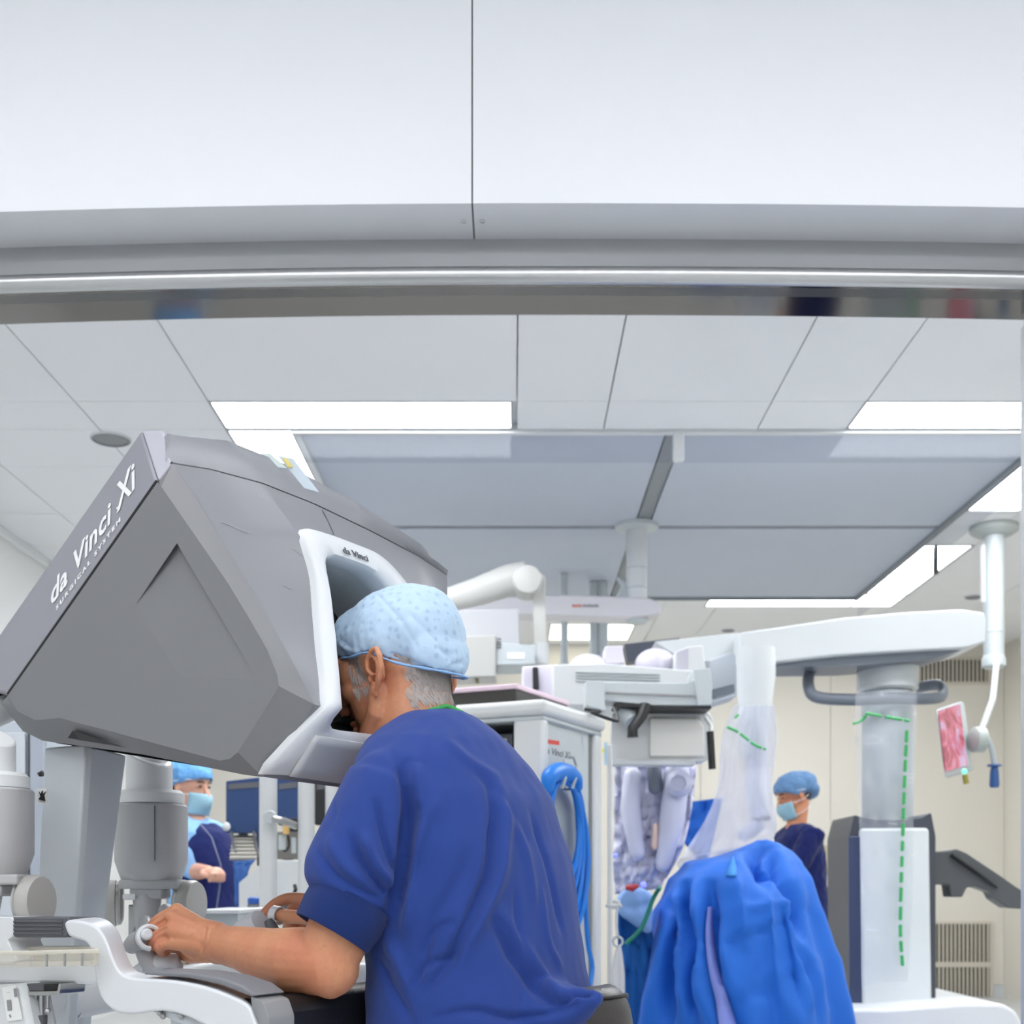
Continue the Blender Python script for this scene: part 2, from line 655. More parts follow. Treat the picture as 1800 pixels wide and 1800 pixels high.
lamp_labels = [
    'long white ceiling light panel above the grey console head, nearest row',
    'long white ceiling light panel nearest the door jamb, in the front row',
    'ceiling light strip along the canopy edge just behind the console top',
    'ceiling light strip on the console side of the canopy, hidden farther back',
    'wide ceiling light strip at the canopy edge beside the door jamb, nearer one',
    'long receding ceiling light strip along the canopy edge above the robot boom',
    'thin bright ceiling light strip across the far edge of the canopy',
    'short corner ceiling light where far strip and side strip meet',
    'ceiling light strip on the far canopy edge hidden behind console and boom arm',
    'square yellowish ceiling light seen between the pendant arms at the back',
    'ceiling light panel just inside the doorway lintel, above the console, out of view',
    'ceiling light panel just inside the doorway lintel by the jamb, out of view',
]
for k, (a, b, c, d) in enumerate(lamps):
    t = thing('ceiling_light', lamp_labels[k], 'ceiling light', ((a + b) / 2, (c + d) / 2, CEIL), 'recessed ceiling lights round the canopy')
    MB().bb(a, b, c, d, CEIL + .004, CEIL + .028).build('diffuser', M_LAMPB if k == 9 else M_LAMP, t, smooth=0)
    f = MB()
    for (x0, x1, y0, y1) in ((a - .011, a, c - .011, d + .011), (b, b + .011, c - .011, d + .011), (a, b, c - .011, c), (a, b, d, d + .011)):
        f.bb(x0, x1, y0, y1, CEIL - .002, CEIL + .028)
    f.build('frame', mat('lamp_frame_grey', (150, 153, 155), .5), t, smooth=0)
# unseen overhead panels, added as fill light on the camera's side
for k, (x, y) in enumerate(((-1.9, -0.4), (0.0, -0.4), (1.9, -0.4), (-1.9, -1.9), (0, -1.9), (1.9, -1.9))):
    t = thing('ceiling_light', ('unseen corridor ceiling light panel, front row, over the console end', 'unseen corridor ceiling light panel, front row, in the middle',
                                'unseen corridor ceiling light panel, front row, over the stool end', 'unseen corridor ceiling light panel, rear row, over the console end',
                                'unseen corridor ceiling light panel, rear row, in the middle', 'unseen corridor ceiling light panel, rear row, over the stool end')[k], 'ceiling light', (x, y, 3.25), 'unseen corridor ceiling lights')
    MB().bb(x - .55, x + .55, y - .3, y + .3, 3.225, 3.248).build('diffuser', M_LAMPF, t, smooth=0)
for x in (-1.6, 1.6):  # unseen strips, added to brighten the pelmet towards its foot
    t = thing('ceiling_light', 'unseen narrow light strip added to brighten the header on the %s side' % ('console' if x < 0 else 'patient cart'), 'ceiling light', (x, 1.75, 3.25), 'unseen light strips added for the header')
    MB().bb(x - 1.5, x + 1.5, 1.68, 1.82, 3.225, 3.248).build('diffuser', M_LAMPS, t, smooth=0)

# ------------------------------------------------------------------ laminar-flow canopy
cn = thing('laminar_flow_canopy', 'large grey-blue diffuser field framed in white in the theatre ceiling', 'air canopy', (0.72, 7.05, CEIL))
xm, ym = 0.72, 6.97
for (a, b) in ((CX0, xm - .035), (xm + .035, CX1)):
    for (c, d) in ((CY0, ym - .02), (ym + .02, CY1)):
        MB().bb(a + .01, b - .01, c + .01, d - .01, CEIL + .006, CEIL + .028).build('diffuser_panel', M_CAN, cn, smooth=0)
M_BAR = mat('canopy_bar', (132, 138, 144), 0.5)
MB().bb(xm - .034, xm + .034, CY0, CY1, CEIL + .012, CEIL + .028).build('centre_bar', M_BAR, cn, smooth=0)
MB().bb(CX0, CX1, ym - .019, ym + .019, CEIL + .012, CEIL + .028).build('cross_bar', M_BAR, cn, smooth=0)
fr = [(CX0 - .028, CX1 + .022, CY0 - .028, CY0 + .008), (CX0 - .028, CX1 + .022, CY1 - .012, CY1 + .016), (CX0 - .028, CX0 + .008, CY0, CY1), (CX1 - .012, CX1 + .022, CY0, CY1)]
for k, r in enumerate(fr):
    MB().bb(*r, CEIL - .012, CEIL + .028).build('edge_frame', M_WHITE2 if k in (0, 2) else M_BAR, cn, smooth=0)
# hanging glass skirt, one pane per side, with the small brackets that carry it
GH = 0.135
MB().bb(CX0, xm - .01, CY0 - .012, CY0 - .004, CEIL - GH, CEIL - .014).build('glass_pane', M_GLASS, cn, smooth=0)
MB().bb(xm + .01, CX1, CY0 - .012, CY0 - .004, CEIL - GH, CEIL - .014).build('glass_pane', M_GLASS, cn, smooth=0)
MB().bb(CX1 + .006, CX1 + .014, CY0, CY1, CEIL - GH, CEIL - .014).build('glass_pane', M_GLASS, cn, smooth=0)
MB().bb(CX0 - .02, CX0 - .012, CY0, CY1, CEIL - GH, CEIL - .014).build('glass_pane', M_GLASS, cn, smooth=0)
bx = (1193 - 900) / FPX * 5.48
MB().bb(bx - .024, bx + .024, CY0 - .03, CY0 + .012, CEIL - .13, CEIL - .012).build('bracket', M_WHITE2, cn, bevel=.003)
bq = P(1645, 935, 7.3)
MB().bb(bq.x - .012, bq.x + .012, bq.y - .01, bq.y + .02, CEIL - .17, CEIL - .012).build('bracket', M_BLACK, cn, bevel=.002)

# small round ceiling fittings
for (px, py, r, lab) in ((195, 771, .085, 'round grey ceiling speaker above the console head'), (1712, 1048, .06, 'small dark round ceiling fitting beside the pendant pole'), (1280, 1107, .05, 'small dark round ceiling fitting above the left end of the boom')):
    Y = (CEIL - CAMZ) * FPX / (HOR - py)
    c = P(px, py, Y)
    s = thing('ceiling_speaker', lab, 'ceiling speaker', (c.x, c.y, CEIL))
    MB().lathe(c, (0, 0, -1), [(r, -.005), (r, .008), (r * .9, .012), (r * .88, .006), (.002, .004)], 28).build('grille', mat('speaker_grille', (135, 138, 140), .6, bump=.4, bscale=500), s)
    MB().lathe(c, (0, 0, -1), [(r * 1.06, -.006), (r * 1.06, .004), (r, .008), (r, -.006)], 28).build('rim', M_GREYP, s)

# cornice strip on the side wall near the console, wall vents, skirting
struct(MB().bb(XL, XL + .03, YD + WT, YB, CEIL - .05, CEIL).build('trim_4', M_WHITE2, bevel=.006))
M_SLAT = mat('vent_slat', (205, 198, 184), .5)
M_VOID = mat('vent_void', (70, 67, 63), .8)
for (x0, x1, y0, y1, n, lab) in ((1613, 1735, 1160, 1199, 17, 'upper wall vent grille under the far end of the boom'),
                                 (1632, 1739, 1624, 1691, 15, 'wall vent grille behind the cart handle, top of the low pair'),
                                 (1632, 1739, 1700, 1766, 15, 'wall vent grille behind the cart handle, bottom of the low pair')):
    a, b = P(x0, y1, YB), P(x1, y0, YB)
    v = thing('wall_vent', lab, 'vent', ((a.x + b.x) / 2, YB, a.z), 'vent grilles in the back wall')
    MB().bb(a.x, b.x, YB - .006, YB - .001, a.z, b.z).build('void', M_VOID, v, smooth=0)
    f = MB()
    e = .022
    for r in ((a.x - e, a.x, a.z - e, b.z + e), (b.x, b.x + e, a.z - e, b.z + e), (a.x, b.x, a.z - e, a.z), (a.x, b.x, b.z, b.z + e)):
        f.bb(r[0], r[1], YB - .02, YB - .001, r[2], r[3])
    f.build('frame', M_SLAT, v, smooth=0)
    for k in range(n):
        x = a.x + (b.x - a.x) * (k + .5) / n
        MB().bb(x - .0065, x + .0065, YB - .016, YB - .006, a.z, b.z).build('slat', M_SLAT, v, smooth=0)
# electrical fitting on the back wall beside the standing nurse
c = P(1468, 1574, YB)
t = thing('wall_socket', 'small white socket box on the back wall behind the navy nurse', 'wall socket', (c.x, YB, c.z - .06))
MB().bb(c.x - .065, c.x + .055, YB - .035, YB - .002, c.z - .045, c.z + .03).build('body', M_WHITE, t, bevel=.01)
MB().bb(c.x - .04, c.x + .04, YB - .03, YB - .002, c.z - .085, c.z - .047).build('lower_box', M_GREYP, t, bevel=.008)
c = P(1450, 1520, YB)
o = MB().bb(c.x - .025, c.x + .02, YB - .02, YB - .002, c.z - .09, c.z + .16).build('wall_switch', mat('beige_plate', (190, 180, 150), .5), bevel=.004)
tag(o, 'narrow beige plate on the back wall just behind the nurse in navy', 'wall plate')

# ------------------------------------------------------------------ surgeon console
AL = math.radians(32)
CF = Vector((math.cos(AL), -math.sin(AL), 0))      # towards the surgeon
CW = Vector((math.sin(AL), math.cos(AL), 0))       # across the console, away from the camera
C0 = Vector((-0.2744, 1.75, 0))


def cp(t, z, w_):
    return C0 + CF * t + CW * w_ + Vector((0, 0, z))


def pl(px, py, w_):
    """the point of the console plane at width w_ that shows at a pixel"""
    k = (px - 900) / FPX
    b = C0 + CW * w_
    t = (k * b.y - b.x) / (CF.x - k * CF.y)
    p = b + CF * t
    p.z = CAMZ + (HOR - py) / FPX * p.y
    return p


def ray_plane(px, py, o, n):
    d = Vector(((px - 900) / FPX, 1, (HOR - py) / FPX))
    e = Vector((0, 0, CAMZ))
    return e + d * ((o - e).dot(n) / d.dot(n))


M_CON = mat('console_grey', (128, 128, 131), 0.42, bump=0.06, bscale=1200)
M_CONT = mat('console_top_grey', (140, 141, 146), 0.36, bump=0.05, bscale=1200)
M_CONLG = mat('console_edge_lit_grey', (176, 176, 186), 0.4)
M_COL = mat('console_column_grey', (200, 205, 209), 0.45, bump=0.05, bscale=1200)

con = thing('surgeon_console', 'grey faceted surgeon console with white visor frame that the seated surgeon leans into',
            'console', cp(-0.35, 0, 0.2))

# head shell: sections across the width, each a profile (t forward, z up)
KEYS = {  # w: apex, b (top edge), c (seam), d, e, f (lower front), g (bottom front), h (bottom back), a (back)
    .03: [(-.335, 1.556), (-.328, 1.558), (-.317, 1.558), (-.232, 1.448), (-.130, 1.311), (-.029, 1.162), (-.128, 1.063), (-.627, 1.149), (-.738, 1.225)],
    .055: [(-.372, 1.612), (-.338, 1.612), (-.262, 1.546), (-.178, 1.440), (-.105, 1.305), (-.026, 1.160), (-.112, 1.060), (-.64, 1.148), (-.80, 1.240)],
    .10: [(-.44, 1.635), (-.269, 1.606), (-.197, 1.526), (-.118, 1.432), (-.074, 1.30), (-.022, 1.158), (-.105, 1.058), (-.65, 1.148), (-.83, 1.26)],
    .17: [(-.44, 1.630), (-.213, 1.580), (-.152, 1.505), (-.112, 1.43), (-.062, 1.30), (-.018, 1.158), (-.100, 1.056), (-.65, 1.148), (-.83, 1.26)],
    .28: [(-.44, 1.62), (-.139, 1.527), (-.132, 1.488), (-.108, 1.43), (-.058, 1.30), (-.016, 1.158), (-.100, 1.056), (-.65, 1.148), (-.83, 1.26)],
    .40: [(-.44, 1.60), (-.112, 1.490), (-.118, 1.470), (-.104, 1.42), (-.070, 1.28), (-.060, 1.158), (-.135, 1.058), (-.65, 1.148), (-.83, 1.26)],
    .48: [(-.44, 1.57), (-.112, 1.462), (-.108, 1.450), (-.108, 1.40), (-.100, 1.27), (-.130, 1.160), (-.190, 1.062), (-.65, 1.148), (-.80, 1.25)],
    .54: [(-.42, 1.52), (-.200, 1.455), (-.190, 1.440), (-.190, 1.40), (-.175, 1.27), (-.150, 1.165), (-.20, 1.075), (-.62, 1.15), (-.72, 1.24)],
}
KW = sorted(KEYS)


def prof(w_):
    return [(np.interp(w_, KW, [KEYS[k][i][0] for k in KW]), np.interp(w_, KW, [KEYS[k][i][1] for k in KW])) for i in range(9)]


def front_t(w_, z):
    p = prof(w_)[2:7]
    return float(np.interp(z, [q[1] for q in p][::-1], [q[0] for q in p][::-1]))


# opening of the visor, in (w, z)
VIN = roundpoly([(.128, 1.408), (.245, 1.405), (.300, 1.36), (.340, 1.28), (.330, 1.19), (.27, 1.135), (.062, 1.132), (.088, 1.20), (.104, 1.275), (.118, 1.34)], .03, 5)
VOUT = roundpoly([(.096, 1.452), (.275, 1.444), (.335, 1.40), (.376, 1.29), (.362, 1.17), (.335, 1.066), (.012, 1.066), (.036, 1.15), (.062, 1.20), (.086, 1.29), (.100, 1.37)],
                 [.035, .03, .03, .03, .03, .02, .004, .03, .03, .03, .03], 5)


def inside(poly, x, y):
    r = False
    n = len(poly)
    for i in range(n):
        x1, y1 = poly[i][0], poly[i][1]; x2, y2 = poly[i - 1][0], poly[i - 1][1]
        if (y1 > y) != (y2 > y) and x < (x2 - x1) * (y - y1) / (y2 - y1) + x1:
            r = not r
    return r


ws = [.03, .042, .055, .07, .085] + [.10 + .0125 * i for i in range(31)] + [.50, .52, .54]


def dense(w_, i, j, n):
    p = prof(w_)
    out = []
    for q in range(i, j):
        for k in range(n):
            u = k / n
            out.append((p[q][0] * (1 - u) + p[q + 1][0] * u, p[q][1] * (1 - u) + p[q + 1][1] * u))
    out.append(p[j])
    return out


VINB = [(VIN[i][0] - (0.235 - VIN[i][0]) * .06, VIN[i][1] - (1.27 - VIN[i][1]) * .06) for i in range(len(VIN))]
sh = MB()
cols = [dense(x, 2, 5, 10) + dense(x, 5, 6, 4)[1:] for x in ws]     # c .. g
base = len(sh.v)
n = len(cols[0])
for x, c in zip(ws, cols):
    sh.v += [cp(t, z, x) for t, z in c]
for i in range(len(ws) - 1):
    for j in range(n - 1):
        zm = (cols[i][j][1] + cols[i][j + 1][1] + cols[i + 1][j][1] + cols[i + 1][j + 1][1]) / 4
        xm_ = (ws[i] + ws[i + 1]) / 2
        if inside(VINB, xm_, zm):
            continue
        sh.f.append((base + i * n + j, base + (i + 1) * n + j, base + (i + 1) * n + j + 1, base + i * n + j + 1))
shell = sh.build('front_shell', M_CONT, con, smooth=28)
# underside, back and far side
bk = MB()
bk.loft([[cp(*prof(x)[6], x), cp(*prof(x)[7], x), cp(prof(x)[8][0] + .04, prof(x)[8][1] - .02, x), cp(*prof(x)[8], x), cp(prof(x)[0][0] - .03, prof(x)[0][1] - .01, x), cp(*prof(x)[0], x)] for x in ws if x >= .07], False, False)
bk.add([cp(t, z, .54) for t, z in prof(.54)], [tuple(range(9))])
bk.build('rear_shell', M_CON, con, smooth=35)
# top hood between the seam and the roof edge
hd = MB()
hd.loft([[cp(*prof(x)[0], x), cp((prof(x)[0][0] + prof(x)[1][0]) / 2, (prof(x)[0][1] + prof(x)[1][1]) / 2 + .008, x), cp(*prof(x)[1], x), cp(prof(x)[1][0] * .35 + prof(x)[2][0] * .65 + .004, prof(x)[1][1] * .35 + prof(x)[2][1] * .65 + .004, x), cp(prof(x)[2][0] + .0005, prof(x)[2][1] + .0018, x), cp(prof(x)[2][0] - .004, prof(x)[2][1] + .0005, x)] for x in ws if x < .515], False, False)
hd.build('top_hood', M_CONT, con, smooth=50)

# near side panel with its recessed arrow-shaped facet
out = [(14, 1222), (277, 847), (284, 856), (315, 901), (345, 944), (400, 1024), (437, 1085), (470, 1143), (488, 1188), (490, 1206), (478, 1228), (418, 1322), (404, 1334), (386, 1337), (105, 1262), (62, 1266), (30, 1250)]
A_, V_, B_, X_ = (238, 1064), (311, 955), (452, 1193), (318, 1190)
sp = MB()
vs = [pl(a, b, 0) for a, b in out]
i0 = len(vs)
vs += [pl(*A_, 0), pl(*V_, 0), pl(*B_, 0), pl(*X_, 0), pl(*V_, .011)]
A, V, B, X, V1 = range(i0, i0 + 5)
sp.add(vs, [(0, 1, 2, 3, 4, 5, 6, 7, 8, 9, B, V, A), (0, A, X, B, 9, 10, 11, 12, 13, 14, 15, 16), (A, V1, X), (V1, B, X), (A, V, V1), (V, B, V1)])
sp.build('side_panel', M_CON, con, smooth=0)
# chamfer between the side panel and the front, and along its foot
ch = MB()
o1 = [(277, 846), (303, 815), (345, 877), (395, 960), (446, 1042), (500, 1137), (540, 1212), (552, 1238), (510, 1300), (462, 1366), (430, 1362), (250, 1326), (75, 1302), (40, 1285), (2, 1237)]
i1 = [(279, 848), (283, 856), (315, 901), (355, 960), (400, 1024), (450, 1108), (485, 1180), (490, 1206), (460, 1256), (418, 1322), (388, 1337), (246, 1300), (105, 1262), (62, 1266), (14, 1222)]
ch.loft([[pl(a, b, .03) for a, b in o1], [pl(a, b, 0) for a, b in i1]], False, False)
ch.build('side_chamfer', M_CON, con, smooth=25)
# dark slot in the foot of the side panel
sl = MB()
sl.add([pl(128, 1284, .004), pl(222, 1314, .016), pl(140, 1301, .022), pl(119, 1297, .016)], [(0, 1, 2, 3)])
sl.build('grip_slot', M_BLACK, con, smooth=0)
# black joint line and the lettered strip of the rear cover
st = MB()
q0, q1 = pl(277, 846, .002), pl(14, 1222, .002)
r0, r1 = pl(248, 757, .06), pl(-60, 1200, .06)
st.prism([q0 + Vector((0, 0, .0)), q1, q1 + CW * .03, q0 + CW * .03], (CF * -.004 + Vector((0, 0, .003))))
st.build('joint_line', M_BLACK, con, smooth=0)
M_STRIP = mat('console_strip_grey', (146, 146, 154), 0.4, bump=.05, bscale=1200)
sn = (r0 - q0).cross(q1 - q0).normalized()
if sn.y > 0: sn = -sn
off = CF * -.004 + Vector((0, 0, .003))
s0, s1, s2, s3 = q0 + off, q1 + off, r1, r0
stp = MB()
stp.prism([s0, s1, s2, s3], -sn * .03)
strip = stp.build('rear_cover', M_STRIP, con, bevel=.004, smooth=30)
# corner facet at the top, overhead light put into its paler grey
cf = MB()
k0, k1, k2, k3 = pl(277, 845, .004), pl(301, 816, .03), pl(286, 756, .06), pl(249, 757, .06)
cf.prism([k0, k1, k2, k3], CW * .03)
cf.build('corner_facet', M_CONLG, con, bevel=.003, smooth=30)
# lettering on the strip
so = s0 + sn * .0008
xa, xb = ray_plane(91, 1063, so, sn), ray_plane(212, 893, so, sn)
xd = (xb - xa).normalized(); yd = xd.cross(sn) * -1
if yd.z < 0: yd = -yd
text('lettering', 'da Vinci', xa, xd, yd, .070, M_TXTW, con, shear=.3, bold=.0012, spacing=1.06, fitw=(xb - xa).length * .90)
xe = ray_plane(205, 902, so, sn); xf = ray_plane(243, 849, so, sn)
text('lettering', 'Xi', xe, xd, yd, .090, M_TXTW, con, shear=.3, bold=.0013, fitw=(xf - xe).length * 1.0)
xg, xh = ray_plane(99, 1073, so, sn), ray_plane(212, 914, so, sn)
text('lettering', 'SURGICAL SYSTEM', xg, xd, yd, .0135, M_TXTW, con, shear=.1, bold=.0004, spacing=1.5, fitw=(xh - xg).length)
MB().lathe(ray_plane(206, 893, so, sn), sn, [(.0022, -.0005), (.0022, .0006)], 10).build('print_dot', M_TXTW, con)

# visor: white frame round the opening, recess behind it
def vp(wz, d=0.0):
    w_, z = wz[0], wz[1]
    return cp(front_t(w_, z) + d, z, w_)


def resample(poly, n):
    poly = [Vector((p[0], p[1], 0)) for p in poly]
    poly.append(poly[0])
    L = [0]
    for i in range(len(poly) - 1): L.append(L[-1] + (poly[i + 1] - poly[i]).length)
    out = []
    for k in range(n):
        s_ = L[-1] * k / n
        i = max(0, int(np.searchsorted(L, s_, 'right')) - 1)
        u = (s_ - L[i]) / max(L[i + 1] - L[i], 1e-9)
        out.append(poly[i].lerp(poly[i + 1], u))
    return out


def match(outer, inner, n):
    """pairs of points along the same direction from the middle of the opening"""
    def cast(poly, a, c):
        d = (math.cos(a), math.sin(a)); best = None
        for i in range(len(poly)):
            p, q = poly[i - 1], poly[i]
            ex_, ey_ = q[0] - p[0], q[1] - p[1]
            det = d[0] * -ey_ + d[1] * ex_
            if abs(det) < 1e-12: continue
            rx, ry = p[0] - c[0], p[1] - c[1]
            s_ = (rx * -ey_ + ry * ex_) / det
            u = (d[0] * ry - d[1] * rx) / det
            if s_ > 0 and -1e-6 <= u <= 1 + 1e-6 and (best is None or s_ > best): best = s_
        return Vector((c[0] + d[0] * best, c[1] + d[1] * best, 0))
    c = (.225, 1.25)
    return [cast(outer, 2 * math.pi * k / n, c) for k in range(n)], [cast(inner, 2 * math.pi * k / n, c) for k in range(n)]


vo, vi = match(VOUT, VIN, 120)
vf = MB()


def lip(a, b, u):
    return a.lerp(b, u)


rings = []
for u, d in ((0, -.004), (0, .010), (.06, .016), (.5, .019), (.86, .016), (1.0, .006), (1.0, -.03)):
    rings.append([vp(lip(a, b, u), d) for a, b in zip(vo, vi)])
vf.loft(rings, False, True)
vf.build('visor_frame', M_WHITE, con, smooth=60)
# recess: sloping upper plate, dark depth behind the eyepieces
deep = [Vector((.225 + (p.x - .225) * .86, 1.262 + (p.y - 1.25) * .78, 0)) for p in vi]
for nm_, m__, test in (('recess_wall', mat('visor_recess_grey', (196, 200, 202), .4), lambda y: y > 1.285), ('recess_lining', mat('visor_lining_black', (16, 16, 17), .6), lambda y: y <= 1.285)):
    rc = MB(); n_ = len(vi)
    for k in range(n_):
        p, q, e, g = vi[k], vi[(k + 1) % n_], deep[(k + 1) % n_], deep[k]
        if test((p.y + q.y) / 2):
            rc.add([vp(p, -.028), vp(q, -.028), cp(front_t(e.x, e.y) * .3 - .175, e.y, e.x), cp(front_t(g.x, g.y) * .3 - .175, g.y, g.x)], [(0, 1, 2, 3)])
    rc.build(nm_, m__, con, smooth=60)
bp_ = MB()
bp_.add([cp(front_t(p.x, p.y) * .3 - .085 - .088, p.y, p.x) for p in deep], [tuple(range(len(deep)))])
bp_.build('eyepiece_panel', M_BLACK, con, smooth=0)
for x in (.195, .27):
    MB().lathe(cp(-.19, 1.27, x), CF, [(.02, 0), (.022, .03), (.018, .034), (.012, .03), (.001, .028)], 24).build('eyepiece', M_BLACK, con)
tx0 = vp((.165, 1.418), .0215)
fu = (vp((.2, 1.435), .02) - vp((.2, 1.415), .02)).normalized()
text('lettering', 'da Vinci', tx0, CW, fu, .016, M_TXTG, con, shear=.05, bold=.0002, fitw=.062)
# white chin panel under the opening, its shade put in as pale grey
chn = MB()
rows = []
for x in np.linspace(.048, .325, 24):
    p = prof(x)
    rows.append([cp(p[5][0] * (1 - u) + p[6][0] * u + .0215, p[5][1] * (1 - u) + p[6][1] * u, x) for u in np.linspace(.40, .97, 6)])
chn.loft(rows, False, False)
chn.build('chin_panel', M_GREYP, con, smooth=40, solid=.003)
# service stickers on the roof edge
for (a, b, c_, d_, w_, nm, colr) in (((470, 812), (486, 812), (516, 838), (497, 836), .17, 'sticker', (226, 238, 236)), ((500, 816), (527, 822), (572, 880), (546, 873), .14, 'sticker', (214, 226, 236))):
    quad = [pl(*q, w_) for q in (a, b, c_, d_)]
    s_ = MB(); s_.prism([q + Vector((-.02, -.05, .02)) * .35 for q in quad], (.0, -.0012, .0006))
    s_.build(nm, mat('sticker_%d' % colr[0], colr, .4), con, smooth=0, label='pale service sticker on the roof edge of the console head')
qd = [pl(*q, .138) for q in ((508, 822), (517, 824), (527, 838), (518, 838))]
MB().prism([q + Vector((-.02, -.05, .02)) * .35 + Vector((0, -.002, .001)) for q in qd], (0, -.001, .0005)).build('sticker_mark', mat('yellow_mark', (240, 222, 140), .5), con, smooth=0)

# a panel seam and a few light scuffs on the front shell
fbv = BVHTree.FromPolygons([v.co + con.location for v in shell.data.vertices], [tuple(p.vertices) for p in shell.data.polygons])


def on_shell(px, py, lift=.0006):
    h = fbv.ray_cast(Vector((0, 0, CAMZ)), P(px, py, 1) - Vector((0, 0, CAMZ)))
    return h[0] + (h[1] if h[1].y < 0 else -h[1]) * lift if h[0] else None


for nm_, m__, r_, paths in (('panel_seam', mat('seam_grey', (92, 93, 98), .5), .0009, [[(556, 884), (566, 897), (576, 915), (587, 940)]]),
                            ('scuff', mat('scuff_pale', (226, 226, 232), .6), .0006, [[(388, 918), (405, 924), (425, 933), (440, 938)], [(512, 963), (522, 970), (530, 977)], [(495, 1030), (500, 1029), (505, 1033), (513, 1036)], [(738, 1044), (750, 1048), (758, 1052)], [(770, 1060), (780, 1066)]])):
    for pts_ in paths:
        q_ = [x for x in (on_shell(*p) for p in pts_) if x is not None]
        if len(q_) > 1:
            MB().tube(q_, r_, 6, flat=.3).build(nm_, m__, con, smooth=60)

# column that carries the head, and the base
clm = MB()
et, eb = pl(150, 1300, .06), pl(118, 1800, .06)
lt, lb = pl(80, 1290, .06), pl(55, 1800, .06)
et2, eb2 = pl(163, 1300, .075), pl(131, 1800, .075)
rt, rbm = pl(226, 1300, .22), pl(160, 1800, .22)
fl = lambda a, b, z: a + (b - a) * ((z - a.z) / (b.z - a.z))
rings = []
for z in (1.14, .9, .6, .3, .12):
    e1, l1, e2, r1_ = fl(et, eb, z), fl(lt, lb, z), fl(et2, eb2, z), fl(rt, rbm, z)
    rings.append([l1, e1, e2, r1_, r1_ + (l1 - e1), l1 + (r1_ - e2)])
clm.loft(rings)
clm.build('column', M_COL, con, bevel=.004, smooth=30)
bs = MB()
bs.prism([q + Vector((0, 0, .02)) for q in roundpoly([cp(-.95, 0, -.12), cp(-.05, 0, -.12), cp(-.05, 0, .62), cp(-.95, 0, .62)], .1, 5)], (0, 0, .13))
bs.build('base', M_WHITE2, con, bevel=.02)
# left armrest beam: white S-shaped casting with a ribbed grip
SO = [(116, 1613), (172, 1612), (197, 1622), (213, 1645), (225, 1680), (238, 1703), (262, 1712), (330, 1717), (385, 1728), (430, 1745), (456, 1760), (466, 1784), (466, 1850), (420, 1838), (340, 1792), (285, 1777), (235, 1783), (203, 1778), (180, 1758), (168, 1725), (165, 1692), (160, 1669), (148, 1655), (130, 1649), (120, 1642)]
WA = -.13
sm = spline([Vector((a, b, 0)) for a, b in SO], 4, True)
# corners at the grip end stay crisp
near, far = [], []
for i, (a, b) in enumerate(SO):
    if i <= 11:
        near.append((a - (30 if i > 0 else 0) * (1 - .35 * i / 11), b + 7)); far.append((a, b))
    else:
        near.append((a, b)); far.append((a + (26 if i < 24 else 4), b - 4))
near = spline([Vector((a, b, 0)) for a, b in near], 4, True); far = spline([Vector((a, b, 0)) for a, b in far], 4, True)
ar = MB(); ar.loft([[pl(q.x, q.y, WA) for q in near], [pl(q.x, q.y, WA + .055) for q in far]])
ar.build('armrest_beam', M_WHITE, con, bevel=.012, seg=3, smooth=40)
gp = MB(); gp.prism([pl(a, b, WA + .003) for a, b in roundpoly([(18, 1612), (121, 1612), (121, 1636), (116, 1648), (26, 1648), (18, 1640)], 3, 2)], CW * .055)
grip = gp.build('handle_grip', M_DARK, con, bevel=.008, seg=2)
for y in (1620, 1627, 1634, 1641):
    MB().tube([pl(24, y, WA + .0024), pl(110, y, WA + .0024)], .0016, 8).build('grip_rib', M_DARK, grip)
lh = MB(); lh.prism([pl(a, b, WA) for a, b in roundpoly([(-90, 1610), (22, 1612), (22, 1648), (12, 1652), (30, 1690), (-20, 1700), (-90, 1660)], 6, 3)], CW * .06)
lh.build('handle_end', M_WHITE, con, bevel=.01)
cb = MB(); cb.prism([pl(a, b, WA + .004) for a, b in ((-90, 1692), (168, 1690), (176, 1731), (-90, 1727))], CW * .05)
cb.build('side_rail', M_WHITE, con, bevel=.006)
pd = MB(); pd.prism([pl(a, b, WA + .004) for a, b in ((250, 1713), (258, 1706), (330, 1709), (385, 1718), (425, 1732), (449, 1750), (440, 1752), (385, 1731), (330, 1719))], CW * .06)
pd.build('armrest_pad', mat('grey_soft_pad', (128, 129, 134), .6), con, bevel=.003)
br = MB()
bar_t0, bar_t1, bar_z0, bar_z1 = -.085, .010, .668, .752
br.prism([cp(bar_t0, bar_z0, -.118), cp(bar_t1, bar_z0, -.118), cp(bar_t1, bar_z1 - .012, -.118), cp(bar_t1 - .014, bar_z1, -.118), cp(bar_t0, bar_z1, -.118)], CW * .74)
br.build('armrest_bar', mat('black_vinyl', (30, 29, 30), .38, bump=.25, bscale=700), con, bevel=.012, seg=3)
ec = MB(); ec.prism([pl(a, b, WA + .01) for a, b in roundpoly([(440, 1750), (462, 1760), (472, 1790), (472, 1850), (455, 1850)], 5, 3)], CW * .05)
ec.build('beam_end_cap', M_MIDG, con, bevel=.004)
up_ = MB(); up_.prism([pl(a, b, WA + .012) for a, b in ((262, 1776), (300, 1778), (420, 1812), (420, 1835), (330, 1806))], CW * .045)
und = up_.build('underside_plate', M_COL, con, bevel=.002)
for a, b in ((282, 1780), (319, 1785), (347, 1788), (374, 1792), (287, 1785)):
    p = pl(a, b + 1, WA + .0105)
    MB().lathe(p, -CW, [(.0045, -.001), (.0045, .002), (.003, .004), (.0005, .0045)], 10).build('screw', M_STEEL, con)
